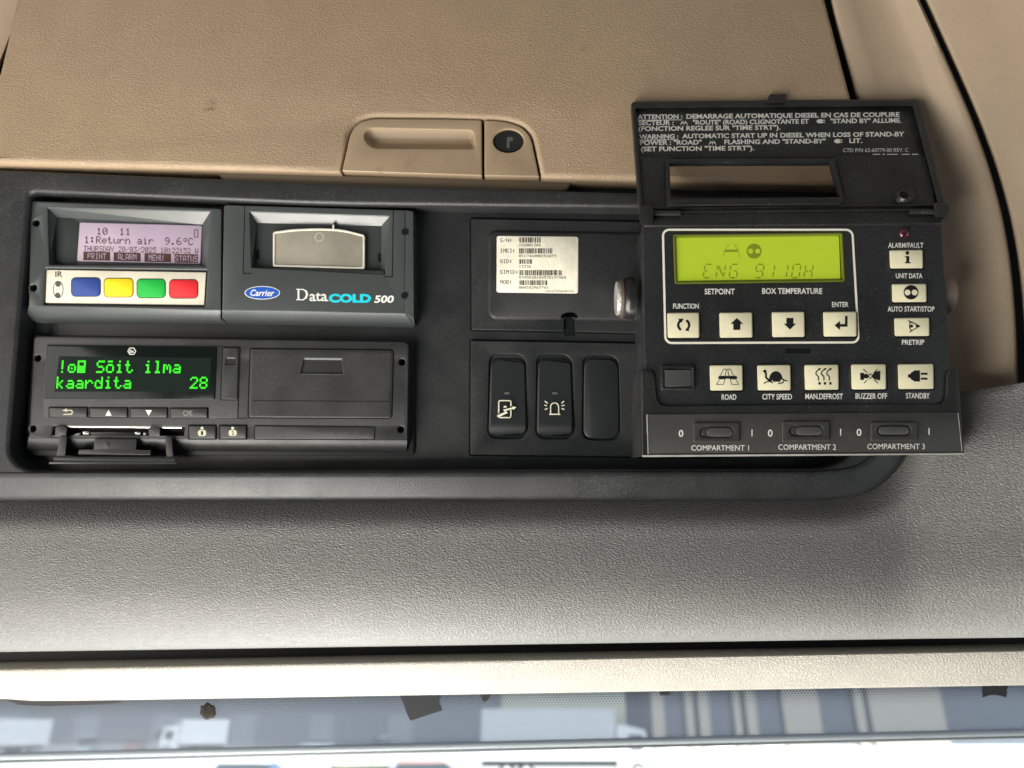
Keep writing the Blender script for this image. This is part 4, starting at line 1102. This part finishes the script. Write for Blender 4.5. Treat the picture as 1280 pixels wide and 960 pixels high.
mb.lathe(LID.at(816, 266.6, 4), e1, [(0, 3.2 * S), (31 * S, 3.2 * S)], 14); mb.build('hinge', M['box'], lid)
mb = MB(); mb.pad(LID, rr([(1167, 253), (1184, 252.6), (1188, 259), (1187, 270.6), (1168, 272)], 3), -6, 10, 2)
mb.lathe(LID.at(1138, 264.6, 4), e1, [(0, 3.2 * S), (32 * S, 3.2 * S)], 14); mb.build('hinge', M['box'], lid)
mb = MB(); hw = .16
sl_ = -.0095
lt = lambda w, x0, x1, b_, c_=5.4, bo=.03: text(mb, LID, w, x0, x1, b_, c_, hw, bo, sl_)
lt('ATTENTION :', 797, 853, 148.9); lt('DEMARRAGE AUTOMATIQUE DIESEL EN CAS DE COUPURE', 858, 1124.4, 148.3)
lt('SECTEUR :', 798, 842, 156.4); lt('"ROUTE" (ROAD) CLIGNOTANTE ET', 866, 1011, 155.7); lt('"STAND BY" ALLUME.', 1038, 1126.6, 154)
lt('(FONCTION REGLEE SUR "TIME STRT").', 798, 975.6, 163.6)
lt('WARNING :', 799, 848, 173.6); lt('AUTOMATIC START UP IN DIESEL WHEN LOSS OF STAND-BY', 852.5, 1130.4, 172.9)
lt('POWER : "ROAD"', 800, 877, 181.2); lt('FLASHING AND "STAND-BY"', 905.4, 1032, 180.2); lt('LIT.', 1061.6, 1078, 178.6)
lt('(SET FUNCTION "TIME STRT").', 801, 943, 189)
text(mb, LID, 'CTD P/N 62-60779-00 REV. C', 1053.8, 1135.4, 190.2, 4.6, hw, -.004, -.006)
mb.stroke(LID, [(797, 150.3), (852, 149.8)], .8, hw); mb.stroke(LID, [(799, 175), (847, 174.5)], .8, hw)
for a, b in ((1091, 1100), (1103, 1106), (1109, 1122), (1127, 1137), (1140, 1148)): mb.stroke(LID, [(a, 192.9), (b, 192.7)], .8, 2.4)
for x, y in ((855, 153.6), (890.6, 178.4)):
    mb.stroke(LID, [(x - 2, y - 2.6), (x - 4.4, y + 2.6)], .9, hw); mb.stroke(LID, [(x + 2, y - 2.6), (x + 4.4, y + 2.6)], .9, hw); mb.stroke(LID, [(x - 3.6, y), (x + 3.6, y)], 1.3, hw); mb.stroke(LID, [(x, y - 2.6), (x, y + 2.6)], .6, hw)
for x, y in ((1025.6, 151.6), (1047.4, 176.4)):
    mb.poly(LID, rr([(x - 5, y - .8), (x - 2.6, y - 2.6), (x + 2.4, y - 2.6), (x + 2.4, y + 2.6), (x - 2.6, y + 2.6), (x - 5, y + .8)], 1), hw)
    mb.stroke(LID, [(x + 2, y - 1.3), (x + 5.6, y - 1.3)], 1.1, hw); mb.stroke(LID, [(x + 2, y + 1.3), (x + 5.6, y + 1.3)], 1.1, hw)
mb.build('warning_lettering', M['white'], lid)

# ================================================================ WINDSCREEN AND VISOR
GL = Plane(1075, .0, -.16, 640, 866)
wsn = thing('windscreen', 'clear windscreen with a dotted black band along its top edge', 'windscreen', GL.at(640, 866, 0))
mb = MB(); mb.plate(GL, rect(-520, 835, 1660, 1200), [], 0, 10, .5); mb.build('glass_pane', M['windscreen'], wsn, smooth=False)
mb = MB(); rowp = 3.3
for r in range(9):
    rad = 1.72 * (1 - r / 9.5) + .12
    for k in range(-90, 380):
        x = k * 4.0 + (2.0 if r % 2 else 0)
        y = g3(x) - 3 + r * rowp * .92
        q = [(x + rad * math.cos(a), y + rad * math.sin(a)) for a in [R(45 * j) for j in range(8)]]
        mb.add([GL.at(a, b, .4) for a, b in q], [tuple(range(8))])
mb.build('frit_band', M['frit'], wsn, smooth=False, weld=False)
mb = MB(); mb.loft(GL, [([(-60, 868), (2, 873), (24, 881), (60, 883), (150, 879), (150, 870), (-60, 860)], h) for h in (1, 7)], True); mb.build('corner_seal', M['seal'], wsn)
VI = Plane(1280, .02, -.25, 640, 940)
vb = lambda x: 951.5 - x / 1280 * 30.5
vis = thing('sun_visor', 'smoked bluish exterior sun visor seen through the windscreen', 'sun visor', VI.at(640, 935, 0))
xs = [-560 + 2300 * k / 30 for k in range(31)]
mb = MB(); mb.grid([[VI.at(x, y0 if callable(y0) is False else y0(x), 0) for x in xs] for y0 in (780.0, lambda x: vb(x) - 8)]); mb.build('visor_sheet', M['visor'], vis)
mb = MB(); mb.grid([[VI.at(x, vb(x) + dy, h) for x in xs] for dy, h in ((-10.5, -3), (-10, 3), (-7, 7), (-2, 8), (0, 4), (.8, -6))]); mb.build('visor_edge', M['visoredge'], vis, angle=70)
mb = MB(); mb.grid([[VI.at(x, vb(x) + dy, h) for x in xs] for dy, h in ((-.6, 7), (.6, 6.6), (2.0, 3), (2.4, -4))]); mb.build('edge_lip', M['seal'], vis)
# tape scraps on the glass
def scrap(pts, label, name='tape_scrap'):
    mb = MB(); mb.loft(GL, [(pts, .6), (pts, 1.6)], True)
    tag(mb.build(name, M['tape'] if name == 'tape_scrap' else M['dirt'], smooth=False), label, 'tape scrap' if name == 'tape_scrap' else 'dirt spot', 'scraps of tape on the windscreen' if name == 'tape_scrap' else None)
scrap([(500, 868), (552, 866), (549, 876), (553, 888), (534, 894), (513, 901), (509, 893)], 'large ragged black tape scrap hanging at the middle of the windscreen edge')
scrap([(601, 868), (614, 867), (611, 874), (604, 878)], 'smallest dark tape scrap, just right of the large ragged one')
scrap([(824, 863), (838, 862), (838, 868), (826, 869)], 'short flat tape scrap left of the striped building columns')
scrap([(1227, 853), (1260, 852), (1258, 872), (1251, 870), (1242, 868), (1234, 870), (1228, 872)], 'black tape scrap with a scalloped lower edge at far right')
bp = [(260 + (10.6 + random.uniform(-2, 2)) * math.cos(R(a)), 889 + (10 + random.uniform(-2, 2)) * math.sin(R(a))) for a in range(0, 360, 24)]
mb = MB(); mb.loft(GL, [(bp, .6), (inset(bp, 1), 1.6), (inset(bp, 4), 2.2), (inset(bp, 7), 1.6)]); tag(mb.build('dirt_spot', M['dirt']), 'crusty brown dirt spot stuck on the windscreen glass', 'dirt spot')

# ================================================================ THE YARD OUTSIDE
mo = dict(
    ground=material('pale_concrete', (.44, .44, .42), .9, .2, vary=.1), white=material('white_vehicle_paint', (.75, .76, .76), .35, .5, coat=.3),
    grey=material('grey_trailer_side', (.55, .57, .57), .5, .4), dark=material('dark_vehicle_glass', (.03, .045, .06), .1, .6), tyre=material('tyre_rubber', (.03, .03, .03), .8, .3),
    red=material('red_vehicle_paint', (.50, .27, .24), .35, .5, coat=.3), blue=material('blue_vehicle_paint', (.06, .14, .3), .35, .5, coat=.3), yellow=material('yellow_vehicle_paint', (.75, .68, .42), .4, .5),
    stone=material('pale_stone', (.42, .385, .32), .8, .3, vary=.06), win=material('blue_window_glass', (.115, .125, .15), .5, .3), wall=material('grey_blue_wall', (.12, .135, .16), .8, .3, vary=.1),
    door=material('dull_door_paint', (.19, .205, .23), .7, .3), leaf=material('tree_leaves', (.05, .075, .06), .8, .3, vary=.3), bark=material('tree_bark', (.08, .06, .045), .9, .2))
mb = MB(); n = 1600
mb.add([Vector((x, y, 0)) for x, y in ((-n, -n), (n, -n), (n, n), (-n, n))], [(0, 1, 2, 3)])
tag(mb.build('ground', mo['ground'], smooth=False), kind='structure')


def ray(px, py):
    d = CAM.to_3x3() @ Vector(((px - 640) / 960, (480 - py) / 960, -1)); return d


def spot(px, dist):
    d = ray(px, 915); d.z = 0; d *= dist / d.y; return Vector((d.x, d.y, 0))


def place(name, label, cat, px, dist, rot, group=None):
    p = spot(px, dist); o = bpy.data.objects.new(name, None); COL.objects.link(o)
    Mx = Matrix.Translation(p) @ Matrix.Rotation(R(rot), 4, 'Z'); o.matrix_world = Mx; WM[o.name] = Mx
    return tag(o, label, cat, group), Mx


def wheel(o, Mx, x, y, r=.48, w=.28):
    mb = MB(); mb.lathe(Mx @ Vector((x, y, r)), (Mx.to_3x3() @ Vector((0, 1, 0))), [(-w / 2, r * .92), (-w / 2 + .03, r), (w / 2 - .03, r), (w / 2, r * .92)], 20)
    t = mb.build('wheel', mo['tyre'], o)
    mb = MB(); mb.lathe(Mx @ Vector((x, y, r)), (Mx.to_3x3() @ Vector((0, 1, 0))), [(-w / 2 - .015, r * .5), (w / 2 + .015, r * .5)], 16); mb.build('rim', mo['grey'], t)


def lorry(label, px, dist, rot, L=8.0, cabm='white', boxm='grey', H_=3.7):
    """Rigid box lorry, nose towards +x."""
    o, Mx = place('box_lorry', label, 'lorry', px, dist, rot, 'lorries parked in the yard')
    mb = MB(); mb.box(Mx, -L / 2, -1.22, 1.05, L / 2 - 2.1, 1.22, H_); mb.build('cargo_box', mo[boxm], o, smooth=False)
    mb = MB(); x0 = L / 2 - 2.0
    mb.prism(Mx, [(x0, .55), (x0 + 2.0, .55), (x0 + 2.05, 1.5), (x0 + 1.75, 2.75), (x0 + .5, 3.05), (x0, 3.0)], -1.15, 1.15); cb = mb.build('cab', mo[cabm], o, smooth=False)
    mb = MB(); mb.prism(Mx, [(x0 + 2.07, 1.55), (x0 + 1.80, 2.62), (x0 + 1.74, 2.60), (x0 + 2.0, 1.53)], -1.02, 1.02); mb.build('windscreen', mo['dark'], cb, smooth=False)
    mb = MB(); mb.box(Mx, x0 + .7, -1.17, 1.6, x0 + 1.6, 1.17, 2.5); mb.build('side_window', mo['dark'], cb, smooth=False)
    mb = MB(); mb.box(Mx, -L / 2, -.5, .7, x0, .5, 1.04); mb.build('chassis', mo['tyre'], o, smooth=False)
    for x in (x0 + 1.2, -L / 2 + 1.6, -L / 2 + 2.8):
        for y in (-1.05, 1.05): wheel(o, Mx, x, y)
    return o


def car(label, px, dist, rot, paint='white', tall=0.0):
    o, Mx = place('parked_car', label, 'car', px, dist, rot, 'cars parked in the yard')
    mb = MB(); mb.prism(Mx, [(-2.1, .35), (2.1, .35), (2.15, .75), (1.2, .95), (-2.1, 1.0), (-2.15, .6)], -.85, .85); mb.build('body', mo[paint], o, smooth=False)
    mb = MB(); mb.prism(Mx, [(-2.0, .98), (1.2, .93), (.45, 1.45 + tall), (-1.7, 1.45 + tall)], -.76, .76); mb.build('cabin_glass', mo['dark'], o, smooth=False)
    mb = MB(); mb.prism(Mx, [(-1.75, 1.43 + tall), (.48, 1.43 + tall), (.38, 1.52 + tall), (-1.65, 1.52 + tall)], -.74, .74); mb.build('roof', mo[paint], o, smooth=False)
    for x in (-1.35, 1.35):
        for y in (-.78, .78): wheel(o, Mx, x, y, .33, .2)
    return o


lorry('white lorry cropped by the left edge, seen beneath the visor dots', 8, 92, -112, 9, 'white', 'white')
car('pale grey van-like car second from the left under the dotted band', 112, 96, -75, 'grey', .5)
car('small red car between the pale van and the white lorry', 172, 110, -80, 'red', .1)
lorry('white lorry angled towards the viewer below the crusty dirt spot', 240, 98, -140, 7.5, 'white', 'white')
car('white car parked left of the big black tape scrap', 398, 112, 180, 'white')
car('white car standing below the big black tape scrap', 480, 108, -60, 'white', .2)
lorry('long pale lorry broadside on, right of centre', 705, 54, 0, 10.5, 'white', 'grey', 4.0)
car('yellow car in front of the pale lorry, below the visor edge', 470, 38, 20, 'yellow')
car('red car left of the long pale lorry, below the visor edge', 545, 40, 10, 'red')
car('white car in the sunlit strip at the left below the visor', 330, 40, 0, 'white')

# buildings behind
o, Mx = place('office_building', 'pale stone building with tall blue window bays at right', 'building', 1010, 74, 0)
mb = MB(); mb.box(Mx, -14, .6, 0, 26, 14, 13); mb.build('wall', mo['wall'], o, smooth=False)
mb = MB(); mb.box(Mx, -14, .3, 0, 26, .58, 1.45); mb.build('glare_base', mo['white'], o, smooth=False)  # white base added to imitate the overexposed strip near the ground
x = -13.6
for w, g in ((1.1, 1.9), (.7, .5), (.9, 2.2), (.6, .5), (.9, 2.4), (3.2, 3.2), (.8, .5), (6.5, 3.0)):
    mb = MB(); mb.box(Mx, x, 0, 0, x + w, .7, 13.2); mb.build('pier', mo['stone'], o, smooth=False)
    if g > 1:
        mb = MB(); mb.box(Mx, x + w + .02, .45, 1.5, x + w + g - .02, .62, 12.6); mb.build('window', mo['win'], o, smooth=False)
    x += w + g
o, Mx = place('warehouse', 'long dim blue grey warehouse far behind the parked vehicles', 'building', 330, 150, 0)
mb = MB(); mb.box(Mx, -95, 0, 0, 42, 20, 16); mb.build('wall', mo['wall'], o, smooth=False)
mb = MB(); mb.box(Mx, -95.5, -.5, 16.02, 42.5, 20.5, 16.8); mb.build('roof', mo['wall'], o, smooth=False)
for k in range(9):
    mb = MB(); mb.box(Mx, -90 + k * 14, -.15, 0, -85.5 + k * 14, .02, 5); mb.build('loading_door', mo['door'], o, smooth=False)
print('objects', len(bpy.data.objects))
